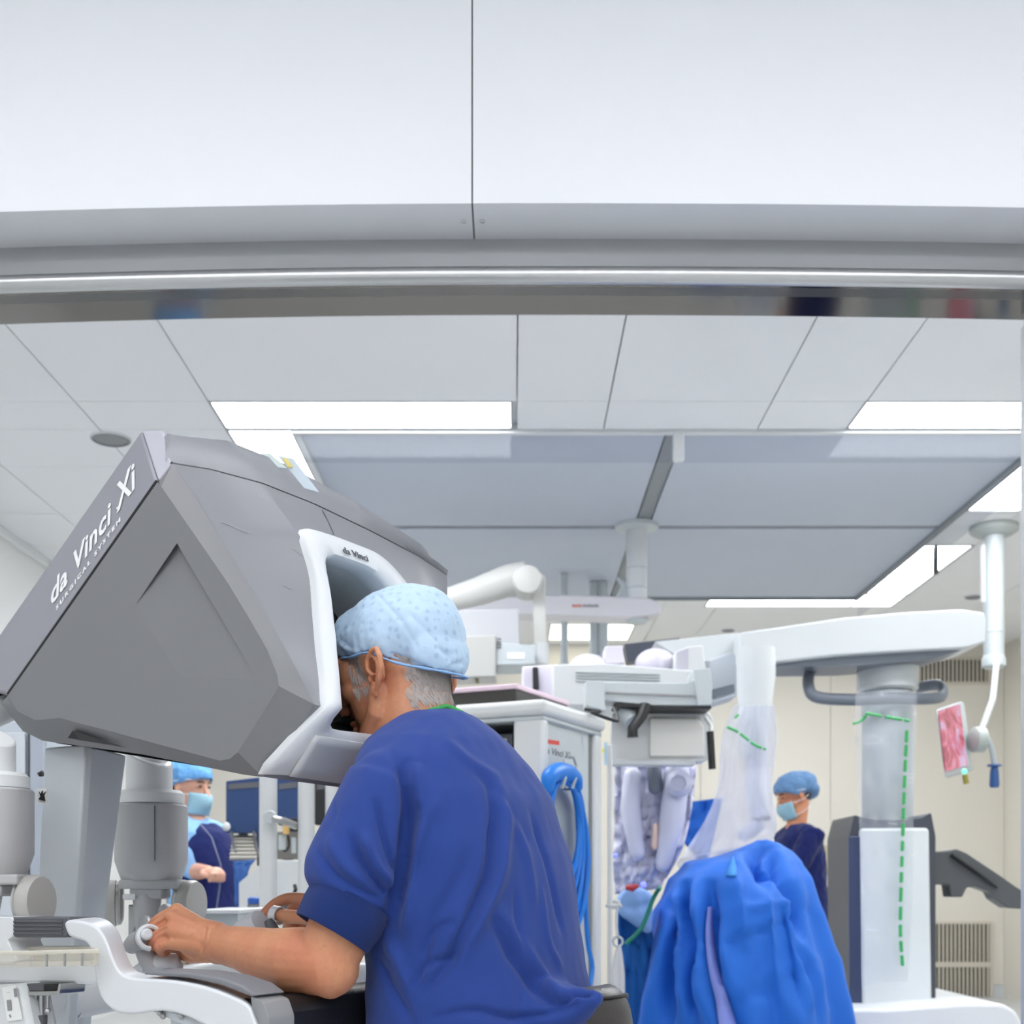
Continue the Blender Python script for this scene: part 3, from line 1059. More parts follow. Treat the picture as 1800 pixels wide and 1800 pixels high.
# far armrest beam, hidden behind the surgeon, closes the bar
fb = MB(); fb.prism([cp(-.55, .66, .60), cp(.0, .66, .60), cp(.0, .748, .60), cp(-.55, .748, .60)], CW * .06)
fb.build('armrest_beam', M_WHITE, con, bevel=.012)
# stays that hold both beams to the column
for x in (-.10, .55):
    MB().tube([cp(-.62, .74, x), cp(-.64, .70, .1)], .03, 12).build('beam_stay', M_WHITE2, con)
lp = MB(); lp.prism([pl(a, b, -.16) for a, b in ((-60, 1735), (38, 1728), (54, 1810), (54, 1900), (-60, 1900))], CW * .05)
lpo = lp.build('lower_cover', M_WHITE2, con, bevel=.008)
lbq = MB(); lbq.prism([pl(a, b, -.1615) for a, b in ((4, 1736), (28, 1731), (40, 1792), (14, 1795))], CW * -.001)
lbo = lbq.build('rating_label', mat('label_paper', (244, 244, 242), .5), con, smooth=0)
for (a, b, c_, d_) in ((11, 1745, 17, 1744), (24, 1738, 29, 1752), (12, 1758, 19, 1776), (16, 1784, 18, 1788)):
    m_ = MB(); m_.prism([pl(q[0], q[1], -.1633) for q in ((a, b), (c_, b - 1), (c_ + 2, d_), (a + 2, d_ + 1))], CW * -.0006)
    m_.build('label_print', mat('label_print_grey', (150, 150, 154), .5), con, smooth=0)


# ------------------------------------------------------------------ master manipulator arms
UP_ = Vector((0, 0, 1))


def master_arm(label, dx, dy, dz):
    base = Vector((-.633 + dx, 2.20 + dy, 0))
    off = Vector((dx, dy, dz))
    t = thing('master_manipulator', label, 'manipulator', (base.x, base.y, .83 + dz), 'master manipulator arms under the console head')
    p = lambda px, py, Y=2.20: P(px, py, Y) + off
    M1 = mat('manipulator_grey', (186, 186, 186), .42, bump=.05, bscale=900)
    M2 = mat('manipulator_white', (236, 238, 238), .4)
    c = p(267, 1395)
    ax = Vector((0, 0, 1))
    cy = c.y + .055
    c = Vector((c.x, cy, c.z))
    zz = lambda py: CAMZ + (HOR - py) / FPX * 2.20 + off.z
    # tube with an oblique top
    tb = MB()
    r = .041
    ring0, ring1 = [], []
    cx = p(263, 1390).x * (cy / 2.20 if dx == 0 else 1) - (0 if dx == 0 else .02)
    for k in range(28):
        a = 2 * math.pi * k / 28
        q = Vector((cx + r * math.cos(a), cy + r * math.sin(a), 0))
        ring0.append(Vector((q.x, q.y, zz(1388))))
        ring1.append(Vector((q.x, q.y, zz(1322) + math.sin(a) * .012 - math.cos(a) * .016)))
    tb.loft([ring0, ring1]); tb.build('upper_tube', M2, t, bevel=.003)
    cx = c.x * cy / 2.20 if dx == 0 else c.x - .02
    MB().lathe((cx, cy, zz(1408)), ax, [(.058, 0), (.058, zz(1390) - zz(1408)), (.052, zz(1384) - zz(1408)), (.038, zz(1384) - zz(1408))], 32).build('collar', M2, t)
    dr = MB()
    hb, ht = zz(1512), zz(1409)
    rings = []
    for z, sx_, sy_ in ((zz(1546), .052, .04), (zz(1530), .057, .05), (hb, .0625, .058), (zz(1440), .0625, .058), (ht - .004, .0625, .058), (ht, .059, .055)):
        rings.append([Vector((cx + sx_ * math.copysign(abs(math.cos(a)) ** .75, math.cos(a)), cy + sy_ * math.copysign(abs(math.sin(a)) ** .75, math.sin(a)), z)) for a in [2 * math.pi * k / 36 for k in range(36)]])
    dr.loft(rings); dr.build('motor_drum', M1, t, smooth=35)
    MB().bb(cx + .022, cx + .0225, cy - .06, cy - .03, hb, ht - .006).build('drum_seam', M_DARK, t, smooth=0)
    MB().bb(cx - .048, cx + .058, cy - .04, cy + .03, zz(1562), zz(1545)).build('yoke_block', M1, t, bevel=.004)
    MB().bb(cx - .03, cx + .03, cy - .035, cy + .02, zz(1580), zz(1560)).build('yoke_neck', M1, t, bevel=.004)
    for s_, r0 in ((-1, .042), (1, .042)):
        x0 = cx + s_ * .055
        MB().lathe((x0, cy, zz(1588)), (s_, -.25, 0), [(.03, -.004), (r0 * .92, 0), (r0 * .92, .008), (r0, .009), (r0, .024), (r0 * .93, .030), (r0 * .5, .032)], 36).build('pivot_disc', mat('manipulator_disc', (186, 184, 178), .4), t)
        MB().lathe((x0, cy, zz(1588)), (s_, -.25, 0), [(r0 * .95, .004), (r0 * .95, .0075), (r0 * .4, .0077)], 36).build('pivot_ring', M_STEEL, t)
    MB().cyl((cx - .04, cy - .035, zz(1576)), (cx - .018, cy - .035, zz(1576)), .0055, 14).build('pin', M2, t)
    # links reaching down to the wrist
    MB().tube([Vector((cx - .005, cy - .01, zz(1575))), Vector((cx + .0, cy - .03, zz(1620))), Vector((cx + .012, cy - .05, zz(1672)))], [.026, .022, .017], 14).build('link', M1, t)
    MB().prism([Vector((cx - .036, cy - .02, zz(1590))), Vector((cx - .012, cy - .02, zz(1590))), Vector((cx - .025, cy - .035, zz(1650))), Vector((cx - .032, cy - .035, zz(1650)))], (0, .02, 0)).build('link_web', M1, t, bevel=.002)
    # arm back up into the console
    if dx == 0:
        MB().tube([Vector((cx - .004, cy + .002, zz(1345))), Vector((cx - .004, cy + .03, zz(1300)))], .03, 14).build('upper_link', M2, t)
    else:
        MB().tube(spline([Vector((cx, cy + .005, zz(1348))), Vector((cx - .07, cy + .03, zz(1338))), Vector((cx - .13, cy + .10, zz(1320))), cp(-.79, 1.235, .11)], 5), .024, 14).build('upper_link', M2, t)
    return t


ma_far = master_arm('grey manipulator arm hanging beside the console column, just above the raised hand', 0, 0, 0)
ma_far.scale = (1.13,) * 3                # the inner arm is the larger one, hung further back
ma_far.location = (-.72, 2.50, .82)
d_ = CW * -.31
ma_near = master_arm('pale manipulator arm at the outer side of the console column, cut by the photo edge', d_.x - .012, d_.y, .006)


def gimbal(name, lab, loc):
    return thing(name, lab, 'hand controller', loc, 'hand controllers')


# hand controller at the near hand
M_GRIPG = mat('controller_grey', (172, 172, 174), .42)
hc = gimbal('hand_controller', 'grey hand controller with white finger loop in the near, raised hand', P(258, 1712, 1.98))
YG = 1.98
MB().tube([P(232, 1662, YG + .02), P(240, 1656, YG), P(252, 1650, YG - .02)], [.014, .0165, .0165], 20).build('controller_head', M_GRIPG, hc)
rg = MB()
cen = P(262, 1648, YG - .028)
axd = (P(270, 1644, YG - .05) - P(245, 1655, YG)).normalized()
u_ = axd.orthogonal().normalized(); v_ = axd.cross(u_)
for k in range(29): pass
rg.tube([cen + (u_ * math.cos(a) + v_ * math.sin(a)) * .0175 for a in [2 * math.pi * k / 28 * .8 + 2.2 for k in range(29)]], .0042, 8, flat=1.6, up=axd)
rg.build('finger_loop', M_WHITE, hc)
MB().lathe(P(257, 1643, YG - .035), axd, [(.009, -.01), (.009, .006), (.006, .009), (.001, .009)], 16).build('button', M_WHITE, hc)
MB().tube([P(250, 1662, YG), P(262, 1690, YG), P(268, 1704, YG)], [.014, .0155, .0155], 18).build('controller_stem', M_GRIPG, hc)
MB().tube([P(240, 1712, YG + .02), P(262, 1698, YG), P(282, 1690, YG), P(303, 1690, YG + .01), P(310, 1702, YG + .02)], [.012, .014, .014, .014, .012], 14).build('curved_link', M_GREYP, hc)
MB().cyl(P(296, 1716, YG + .02), P(292, 1694, YG + .01), .0165, 20).build('link_drum', M_GRIPG, hc)
MB().tube([P(268, 1672, YG + .06), P(262, 1650, YG + .13), P(255, 1620, YG + .2)], .012, 12).build('rear_link', M_GRIPG, hc)
# hand controller at the far hand
YH = 2.13
hc2 = gimbal('hand_controller', 'grey cylindrical hand controller pinched between the far thumb and finger', P(470, 1640, YH))
MB().lathe(P(424, 1640, YH + .02), P(470, 1611, YH - .02) - P(424, 1640, YH + .02), [(.012, -.012), (.019, 0), (.0205, .004), (.0205, .050), (.019, .054), (.012, .055)], 28).build('controller_body', mat('controller_silver', (216, 219, 224), .35), hc2)
MB().tube([P(398, 1652, YH + .05), P(425, 1640, YH + .02)], [.016, .013], 16).build('rear_link', M_GRIPG, hc2)
MB().tube([P(472, 1618, YH - .03), P(480, 1636, YH - .035), P(486, 1646, YH - .03)], [.008, .011, .010], 12).build('grip_lever', M_DARK, hc2)
MB().cyl(P(455, 1648, YH - .04), P(455, 1640, YH - .04), .0022, 8).build('pin', M_STEEL, hc2)
MB().tube([P(400, 1655, YH + .05), P(330, 1640, YH + .10), P(290, 1600, YH + .16)], .014, 12).build('support_link', M_GRIPG, hc2)

# ------------------------------------------------------------------ clear tray clamped to the rail
WT_ = -.185
tr_ = thing('acrylic_tray', 'clear yellowed acrylic tray clamped on the console rail below the ribbed grip', 'tray', pl(60, 1700, -.16))
M_ACR = sheet_mat('yellowed_acrylic', (226, 220, 204), .30, .12, .3)
M_ACE = sheet_mat('acrylic_edge', (240, 236, 224), .75, .12, .3)
pts = [pl(-60, 1699, -.20), pl(55, 1700, -.20), pl(172, 1697, -.155), pl(150, 1690, -.10), pl(-60, 1690, -.10)]
top = [q + Vector((0, 0, .020)) for q in pts]
MB().prism(pts, (0, 0, .003)).build('tray_floor', M_ACR, tr_, smooth=0)
for i in range(5):
    a, b = pts[i], pts[(i + 1) % 5]
    nrm = (b - a).cross(Vector((0, 0, 1))).normalized() * .002
    MB().prism([a, b, b + Vector((0, 0, .018)), a + Vector((0, 0, .018))], nrm).build('tray_wall', M_ACR, tr_, smooth=0)
rm = MB(); rm.tube([t_ + Vector((0, 0, .0)) for t_ in top] + [top[0]], .0035, 8); rm.build('rim', M_ACE, tr_)
for u in (.25, .52, .78):
    q = pts[1].lerp(pts[2], u) - CW * .0015
    MB().bb(q.x - .0012, q.x + .0012, q.y - .002, q.y + .001, q.z, q.z + .018).build('divider', M_MIDG, tr_, smooth=0)
# clamp under the rail
cl = thing('rail_clamp', 'steel clamp with black pads and thumb rods screwed under the white console rail', 'clamp', pl(72, 1800, -.14))
bxp = lambda x0, y0, x1, y1, w0, dw: [pl(x0, y0, w0), pl(x1, y0, w0), pl(x1, y1, w0), pl(x0, y1, w0)]
MB().prism(bxp(44, 1729, 76, 1743, -.15, 0), CW * .04).build('pad', M_DARK, cl, bevel=.002)
MB().prism(bxp(76, 1729, 100, 1743, -.148, 0), CW * .04).build('pad', M_BLACK, cl, bevel=.002)
MB().prism([pl(a, b, -.152) for a, b in roundpoly([(44, 1743), (100, 1742), (103, 1729), (106, 1729), (104, 1747), (96, 1750), (44, 1750)], 2, 2)], CW * .045).build('plate', M_STEEL, cl, bevel=.001)
for x in (63, 84):
    MB().cyl(pl(x, 1750, -.14), pl(x, 1774, -.14), .0022, 10).build('rod', M_STEEL, cl)
    MB().ell(pl(x, 1776, -.14), (.005, .005, .004), 14, 8).build('rod_knob', M_CHROME, cl)
MB().cyl(pl(73, 1750, -.135), pl(73, 1786, -.135), .0042, 14).build('spindle', M_STEEL, cl)
MB().cyl(pl(73, 1784, -.135), pl(73, 1830, -.135), .0085, 16).build('spindle_handle', M_DARK, cl, bevel=.001)

# ------------------------------------------------------------------ the seated surgeon
PSI = math.radians(32)
SF = Vector((-math.cos(PSI), math.sin(PSI), 0))     # the way he faces
SL = Vector((-math.sin(PSI), -math.cos(PSI), 0))    # his left, towards the camera
HC = Vector((-.176, 1.9636, 1.235))                 # middle of the head between the ear canals
PH = math.radians(10)
HF = SF * math.cos(PH) - Vector((0, 0, math.sin(PH)))
HU = Vector((0, 0, math.cos(PH))) + SF * math.sin(PH)
UP = Vector((0, 0, 1))


def H(f, u, l):
    return HC + HF * f + HU * u + SL * l


def skin_mat(name, base, red, dark):
    m = bpy.data.materials.new(name)
    m.use_nodes = True
    nt = m.node_tree; b = nt.nodes['Principled BSDF']
    tc = nt.nodes.new('ShaderNodeTexCoord')
    n1 = nt.nodes.new('ShaderNodeTexNoise'); n1.inputs['Scale'].default_value = 14; n1.inputs['Detail'].default_value = 5
    n2 = nt.nodes.new('ShaderNodeTexNoise'); n2.inputs['Scale'].default_value = 160; n2.inputs['Detail'].default_value = 3
    nt.links.new(tc.outputs['Object'], n1.inputs['Vector']); nt.links.new(tc.outputs['Object'], n2.inputs['Vector'])
    mx = nt.nodes.new('ShaderNodeMix'); mx.data_type = 'RGBA'
    mx.inputs[6].default_value = rgb(*base); mx.inputs[7].default_value = rgb(*red)
    rp = nt.nodes.new('ShaderNodeMapRange'); rp.inputs[1].default_value = .4; rp.inputs[2].default_value = .7
    nt.links.new(n1.outputs['Fac'], rp.inputs[0]); nt.links.new(rp.outputs[0], mx.inputs[0])
    m2 = nt.nodes.new('ShaderNodeMix'); m2.data_type = 'RGBA'
    m2.inputs[7].default_value = rgb(*dark)
    r2 = nt.nodes.new('ShaderNodeMapRange'); r2.inputs[1].default_value = .55; r2.inputs[2].default_value = .9; r2.inputs[4].default_value = .5
    nt.links.new(n2.outputs['Fac'], r2.inputs[0]); nt.links.new(r2.outputs[0], m2.inputs[0]); nt.links.new(mx.outputs[2], m2.inputs[6])
    nt.links.new(m2.outputs[2], b.inputs['Base Color'])
    b.inputs['Roughness'].default_value = .48
    b.inputs['Subsurface Weight'].default_value = .12
    b.inputs['Subsurface Radius'].default_value = (.012, .004, .002)
    b.inputs['Subsurface Scale'].default_value = .5
    bp = nt.nodes.new('ShaderNodeBump'); bp.inputs['Strength'].default_value = .25; bp.inputs['Distance'].default_value = .001
    nt.links.new(n2.outputs['Fac'], bp.inputs['Height']); nt.links.new(bp.outputs['Normal'], b.inputs['Normal'])
    return m


M_SKIN = skin_mat('skin_tanned', (213, 150, 112), (204, 132, 100), (176, 112, 84))
M_SKIN2 = skin_mat('skin_fair', (222, 172, 148), (214, 158, 134), (190, 130, 106))

surgeon = thing('person', 'seated person in blue scrubs and pale blue cap leaning into the console visor',
                'person', Vector((-.03, 1.86, 0)))

C7 = Vector((-.083, 1.905, 1.135))
SHL = C7 + SL * .155 + SF * .0 - UP * .092
SHR = C7 - SL * .155 + SF * .03 - UP * .095
ELL_, WRL = P(574, 1694, 1.74), P(388, 1660, 1.915)
ELR, WRR = Vector((-.095, 2.085, .80)), P(602, 1622, 2.10)

bd = MB()
# skull, face, jaw
bd.ell(H(-.006, .045, 0), (HF * .099, SL * .076, HU * .086), 32, 20)
bd.ell(H(.042, -.018, 0), (HF * .05, SL * .058, HU * .085), 24, 16)
bd.ell(H(.03, -.075, 0), (HF * .055, SL * .045, HU * .032), 20, 12)
for s in (-1, 1):
    bd.tube([H(.0, -.035, .060 * s), H(.008, -.066, .054 * s), H(.045, -.092, .036 * s), H(.078, -.105, .010 * s)], [.016, .021, .02, .017], 14, round_ends=True)
    bd.ell(H(.058, -.018, .044 * s), (HF * .026, SL * .02, HU * .02), 16, 10)
    bd.ell(H(.085, .012, .032 * s), (HF * .010, SL * .014, HU * .008), 14, 8)          # closed lids
    bd.ell(H(.108, -.036, .013 * s), (HF * .012, SL * .008, HU * .009), 12, 8)         # wings of the nose
    bd.tube([H(.085, .034, .012 * s), H(.088, .037, .03 * s), H(.076, .03, .052 * s)], [.008, .009, .007], 10, round_ends=True)
bd.ell(H(.076, -.102, 0), (HF * .02, SL * .022, HU * .018), 16, 10)
bd.tube([H(.092, .028, 0), H(.106, .004, 0), H(.121, -.026, 0)], [.008, .009, .0125], 12, round_ends=True)
bd.ell(H(.091, -.060, 0), (HF * .012, SL * .024, HU * .007), 16, 8)
bd.ell(H(.089, -.072, 0), (HF * .012, SL * .021, HU * .008), 16, 8)
bd.ell(H(.045, .055, 0), (HF * .052, SL * .064, HU * .06), 24, 14)
# neck and throat
bd.tube([H(-.018, .005, 0), H(-.016, -.045, 0), C7 + SF * .080 + UP * .03, C7 + SF * .065 - UP * .06], [.064, .062, .065, .080], 28)
bd.tube([H(.04, -.068, 0), H(.028, -.118, 0), C7 + SF * .115 - UP * .10], [.044, .052, .058], 20)
for s in (-1, 1):
    bd.ell(H(.052, .008, .040 * s), (HF * .034, SL * .026, HU * .038), 18, 12)
for s in (-1, 1):
    bd.tube([C7 + SL * (.03 * s) - UP * .03 + SF * .04, C7 + SL * (.12 * s) - UP * .085], [.04, .035], 14)
# ears
for s in (-1, 1):
    def E(b_, u_, o_):
        b_ *= 1.3
        return H(-b_ - u_ * .12, u_ - .015, (.0745 + o_ + .42 * max(b_, 0)) * s)
    bd.tube([E(.004, .000, .002), E(-.003, .010, .004), E(-.002, .024, .005), E(.008, .0345, .006), E(.020, .032, .007), E(.0275, .018, .008), E(.0275, .002, .007), E(.021, -.014, .005), E(.012, -.025, .002)],
            [.0035, .0042, .0044, .0046, .005, .005, .0048, .0046, .0042], 10, round_ends=True)
    bd.tube([E(.009, .024, .001), E(.017, .014, .002), E(.018, .0, .002), E(.013, -.012, .002)], [.0034, .0042, .0042, .0038], 8, round_ends=True)
    bd.ell(E(.008, -.026, .001), (SF * .0075, HU * .0095, SL * .0045), 12, 8)
    bd.ell(E(.014, .008, -.006), (SF * .013 - SL * (.005 * s), HU * .024, SL * .0035), 16, 8)
    bd.ell(E(-.002, -.004, .001), (SF * .004, HU * .006, SL * .004), 10, 6)
# trunk core and legs under the clothes
bd.tube([C7 + SF * .05 - UP * .05, Vector((-.06, 1.90, .92)), Vector((-.04, 1.88, .75)), Vector((-.04, 1.88, .56))], [.085, .10, .10, .11], 20)
for s in (-1, 1):
    hip = Vector((-.04, 1.88, .55)) + SL * (.09 * s)
    knee = hip + SF * .40 + SL * (.06 * s) - UP * .03
    bd.tube([hip, knee, knee + SF * .02 - UP * .40], [.075, .052, .035], 14)
    bd.tube([knee + SF * .0 - UP * .46, knee + SF * .14 - UP * .475], [.036, .03], 12, round_ends=True)
    bd.tube([knee + SF * .02 - UP * .40, knee - UP * .46], [.035, .036], 12)
# arms
bd.tube([SHL - UP * .02, SHL.lerp(ELL_, .5), SHL.lerp(ELL_, .85), ELL_], [.038, .045, .046, .042], 18, round_ends=True)
bd.ell(ELL_ + Vector((.004, 0, -.006)), (.042, .042, .042), 20, 12)
bd.tube([ELL_ + Vector((.006, -.002, -.030)), ELL_.lerp(WRL, .35) - UP * .020], [.020, .020], 14, round_ends=True)
fa = [ELL_, ELL_.lerp(WRL, .22) - UP * .004, ELL_.lerp(WRL, .5) - UP * .005, ELL_.lerp(WRL, .78), WRL]
bd.tube(fa, [.044, .050, .0425, .0335, .0295], 22, round_ends=True)
bd.tube([ELL_.lerp(WRL, .05) + SL * .008, ELL_.lerp(WRL, .3) + SL * .010 - UP * .004, ELL_.lerp(WRL, .6) - UP * .002], [.034, .036, .026], 14, round_ends=True)
bd.tube([SHR - UP * .02, SHR.lerp(ELR, .6), ELR], [.038, .044, .042], 16, round_ends=True)
bd.tube([ELR, ELR.lerp(WRR, .3), ELR.lerp(WRR, .7), WRR], [.044, .043, .033, .028], 18)


def finger(pts, r):
    bd.tube(spline(pts, 4), r, 10, round_ends=True)


# near (left) hand: curled over the controller, back of the hand to the camera
mcp = [P(311, 1601, 1.985), P(303, 1613, 1.962), P(301, 1635, 1.946), P(306, 1658, 1.94)]
pip = [P(273, 1623, 2.005), P(268, 1637, 1.975), P(271, 1652, 1.955), P(281, 1664, 1.945)]
dip = [P(264, 1640, 2.020), P(264, 1652, 2.000), P(272, 1664, 1.980), P(284, 1672, 1.968)]
tip = [P(266, 1652, 2.012), P(270, 1660, 2.000), P(280, 1670, 1.992), P(292, 1676, 1.985)]
for k in range(4):
    r = (.0105, .0112, .0108, .0096)[k]
    bd.tube([WRL + (mcp[k] - WRL) * .05 + UP * (.012 - .008 * k), WRL.lerp(mcp[k], .5), mcp[k]], [.02, .0165, r * 1.14], 14, round_ends=True)
    bd.ell(mcp[k], (r * 1.22, r * 1.22, r * 1.2), 14, 10)
    finger([mcp[k], mcp[k].lerp(pip[k], .5) + UP * .002, pip[k], dip[k], tip[k]], [r * 1.06, r, r * 1.0, r * .95, r * .88, r * .8])
bd.ell(WRL.lerp(mcp[2], .5) + Vector((0, .014, -.004)), (Vector((-.04, .012, .012)), Vector((.004, .016, .002)), Vector((.006, 0, .033))), 20, 12)
finger([WRL + Vector((-.012, .026, -.012)), P(335, 1676, 2.0), P(300, 1668, 2.035), P(276, 1655, 2.03), P(266, 1650, 2.012)], [.018, .0165, .0125, .0115, .0105, .0095])
# far (right) hand: thumb and forefinger pinching the controller
rm_ = [P(551, 1583, 2.155), P(553, 1592, 2.185), P(556, 1606, 2.205), P(560, 1622, 2.21)]
fing = [[P(510, 1579, 2.16), P(483, 1590, 2.15), P(466, 1605, 2.14)],
        [P(517, 1596, 2.205), P(508, 1618, 2.19), P(512, 1636, 2.165)],
        [P(522, 1612, 2.215), P(513, 1632, 2.195), P(516, 1648, 2.165)],
        [P(532, 1628, 2.215), P(522, 1645, 2.195), P(528, 1657, 2.17)]]
for k in range(4):
    r = (.0108, .011, .0106, .0094)[k]
    bd.tube([WRR + UP * (.01 - .006 * k), WRR.lerp(rm_[k], .5), rm_[k]], [.02, .016, r * 1.15], 12, round_ends=True)
    finger([rm_[k]] + fing[k], [r * 1.1, r, r * .95, r * .85])
finger([WRR + Vector((-.01, -.015, 0)), P(572, 1618, 2.075), P(542, 1613, 2.08), P(507, 1611, 2.10), P(478, 1606, 2.118)], [.019, .0165, .0125, .0122, .0100])

body_me = remeshed(bd, .0022, 5, .5)
co = mesh_co(body_me).copy(); no = mesh_no(body_me).copy()


def npv(v): return np.array(tuple(v))


def press(center, r, depth, direction):
    """push the surface in around a point"""
    d = np.linalg.norm(co - npv(center), axis=1)
    k = np.clip(1 - d / r, 0, 1)[:, None] ** 1.3
    co[:] = co + npv(direction) * depth * k


for s in (-1, 1):
    press(H(-.006, -.021, .078 * s), .0075, .010, -SL * s)
    press(H(-.008, -.003, .079 * s), .008, .004, -SL * s)
    press(H(.110, -.043, .010 * s), .0065, .010, HU + SL * (0.0))
# creases: wrist folds and the lines between the fingers of the near hand
for pts, wd, dp in (([P(362, 1632, 1.90), P(358, 1650, 1.88), P(350, 1672, 1.88), P(346, 1690, 1.9)], .0028, .0022),
                    ([P(371, 1630, 1.90), P(366, 1655, 1.87), P(360, 1672, 1.88)], .0026, .0014)):
    pts3 = []
    bvh = BVHTree.FromPolygons([Vector(v) for v in co], [tuple(p.vertices) for p in body_me.polygons])
    for p in spline(pts, 4):
        h = bvh.ray_cast(Vector((0, 0, CAMZ)), (p - Vector((0, 0, CAMZ))).normalized())
        if h[0]: pts3.append(h[0])
    if len(pts3) > 1:
        d, _ = seg_dist(co, pts3)
        co -= no * (dp * np.exp(-(d / wd) ** 2))[:, None]
for k in range(3):
    p3 = []
    mids = [(mcp[k].lerp(mcp[k + 1], .5)).lerp(pip[k].lerp(pip[k + 1], .5), .35), pip[k].lerp(pip[k + 1], .5), dip[k].lerp(dip[k + 1], .5)]
    for q in spline(mids, 5):
        h = bvh.ray_cast(Vector((0, 0, CAMZ)), (q - Vector((0, 0, CAMZ))).normalized())
        if h[0] and (h[0] - q).length < .03: p3.append(h[0])
    if len(p3) > 1:
        dd_, _ = seg_dist(co, p3)
        co -= no * (.0034 * np.exp(-(dd_ / .0030) ** 2))[:, None]
set_co(body_me, co)
hb = BVHTree.FromPolygons([Vector(v) for v in co], [tuple(p.vertices) for p in body_me.polygons])
body_copy = co.copy()
body_pol = [tuple(p.vertices) for p in body_me.polygons]
body = place_mesh('body', body_me, M_SKIN, surgeon, smooth=180)

# --- hair: grey, short, below the cap
M_HAIR = bpy.data.materials.new('grey_hair'); M_HAIR.use_nodes = True
_b = M_HAIR.node_tree.nodes['Principled BSDF']
_b.inputs['Base Color'].default_value = rgb(186, 176, 170); _b.inputs['Roughness'].default_value = .55
hm = MB(); hbm = MB()
hr = random.Random(3)
relc = body_copy - npv(HC)
hf, hu, hl = relc @ npv(HF), relc @ npv(HU), relc @ npv(SL)


def strand(p, n, d, L, r):
    p = Vector(p); n = Vector(n)
    q1 = p + n * .0016 + d * (L * .5); q2 = p + n * .0022 + d * L
    sd = d.cross(n).normalized() * r
    hm.add([p - sd - n * .001, p + sd - n * .001, q1 + sd, q1 - sd, q2], [(0, 1, 2, 3), (3, 2, 4)])


no2 = no
for region in ('nape', 'side'):
    if region == 'nape':
        nz = np.array([noise.noise(Vector(v) * 55) for v in body_copy]) * .012
        k = np.where((hf + nz < -.046) & (hu + nz > -.048 - (hf + .115) * .30) & (hu < .03 + .25 * hf))[0]
        cnt = 2200
    else:
        k = np.where((hf > .022) & (hf < .048) & (hu > -.026) & (hu < .036) & (np.abs(hl) > .05) & (hf - .018 > -(hu) * .4 - .01))[0]
        cnt = 420
    if len(k) == 0: continue
    ks = set(int(i) for i in k) if region == 'nape' else set()
    idx = {}
    fl = []
    for p_ in body_pol:
        if all(i in ks for i in p_):
            for i in p_:
                if i not in idx:
                    idx[i] = len(idx)
            fl.append(tuple(idx[i] for i in p_))
    order = sorted(idx, key=idx.get)
    if fl: hbm.add([Vector(body_copy[i]) + Vector(no[i]) * (.0006 + .0006 * noise.noise(Vector(body_copy[i]) * 220)) for i in order], fl)
    for q in range(cnt):
        i = int(k[hr.randrange(len(k))])
        n = Vector(no2[i])
        dd = (-HU * 1.0 - HF * (.75 if region == 'nape' else .1) + SL * hr.uniform(-.25, .25) + HF * hr.uniform(-.2, .2))
        dd = (dd - n * dd.dot(n)).normalized()
        strand(body_copy[i], n, dd, hr.uniform(.010, .022), hr.uniform(.0005, .0010))
hair = hm.build('hair', M_HAIR, surgeon, smooth=0, kind='stuff')
hbm.build('hair_base', mat('hair_stubble', (190, 162, 144), .6, var=.12, vscale=300), surgeon, smooth=180)
hair['label'] = 'short silver-grey hair at nape and sideburn'

# --- cap
cpm = MB()
cpm.ell(H(-.006, .047, 0), (HF * .109, SL * .081, HU * .089), 36, 24)
cpm.ell(H(-.050, .048, 0), (HF * .066, SL * .076, HU * .074), 28, 18)
cpm.ell(H(-.078, .010, 0), (HF * .036, SL * .064, HU * .052), 24, 16)
cpm.ell(H(.05, .062, 0), (HF * .054, SL * .068, HU * .062), 24, 16)
cap_me = remeshed(cpm, .0032, 8, .5)
bm = bmesh.new(); bm.from_mesh(cap_me)


def rimu(p):
    q = p - HC
    f_ = q.dot(HF)
    return q.dot(HU) - (.010 + .38 * f_ + (.012 * math.exp(-((f_ + .005) / .03) ** 2)))


bmesh.ops.delete(bm, geom=[v for v in bm.verts if rimu(v.co) < 0], context='VERTS')
for v in bm.verts:
    r_ = rimu(v.co)
    p = v.co
    q = p - HC
    n = v.normal.copy()
    wv = .5 + .5 * noise.noise(p * 34)
    big = noise.noise(Vector((q.dot(HF) * 22, q.dot(HU) * 14, q.dot(SL) * 16)) + Vector((3, 1, 7)))
    gather = math.sin(math.atan2(q.dot(SL), q.dot(HF)) * 26 + 3 * big) * math.exp(-r_ / .022)
    dsp = .0045 * big + .0012 * noise.noise(p * 90) + .0014 * gather - .010 * math.exp(-r_ / .010) * (0.6 if q.dot(HF) > -.06 else .2)
    v.co = p + n * dsp
bm.to_mesh(cap_me); bm.free()
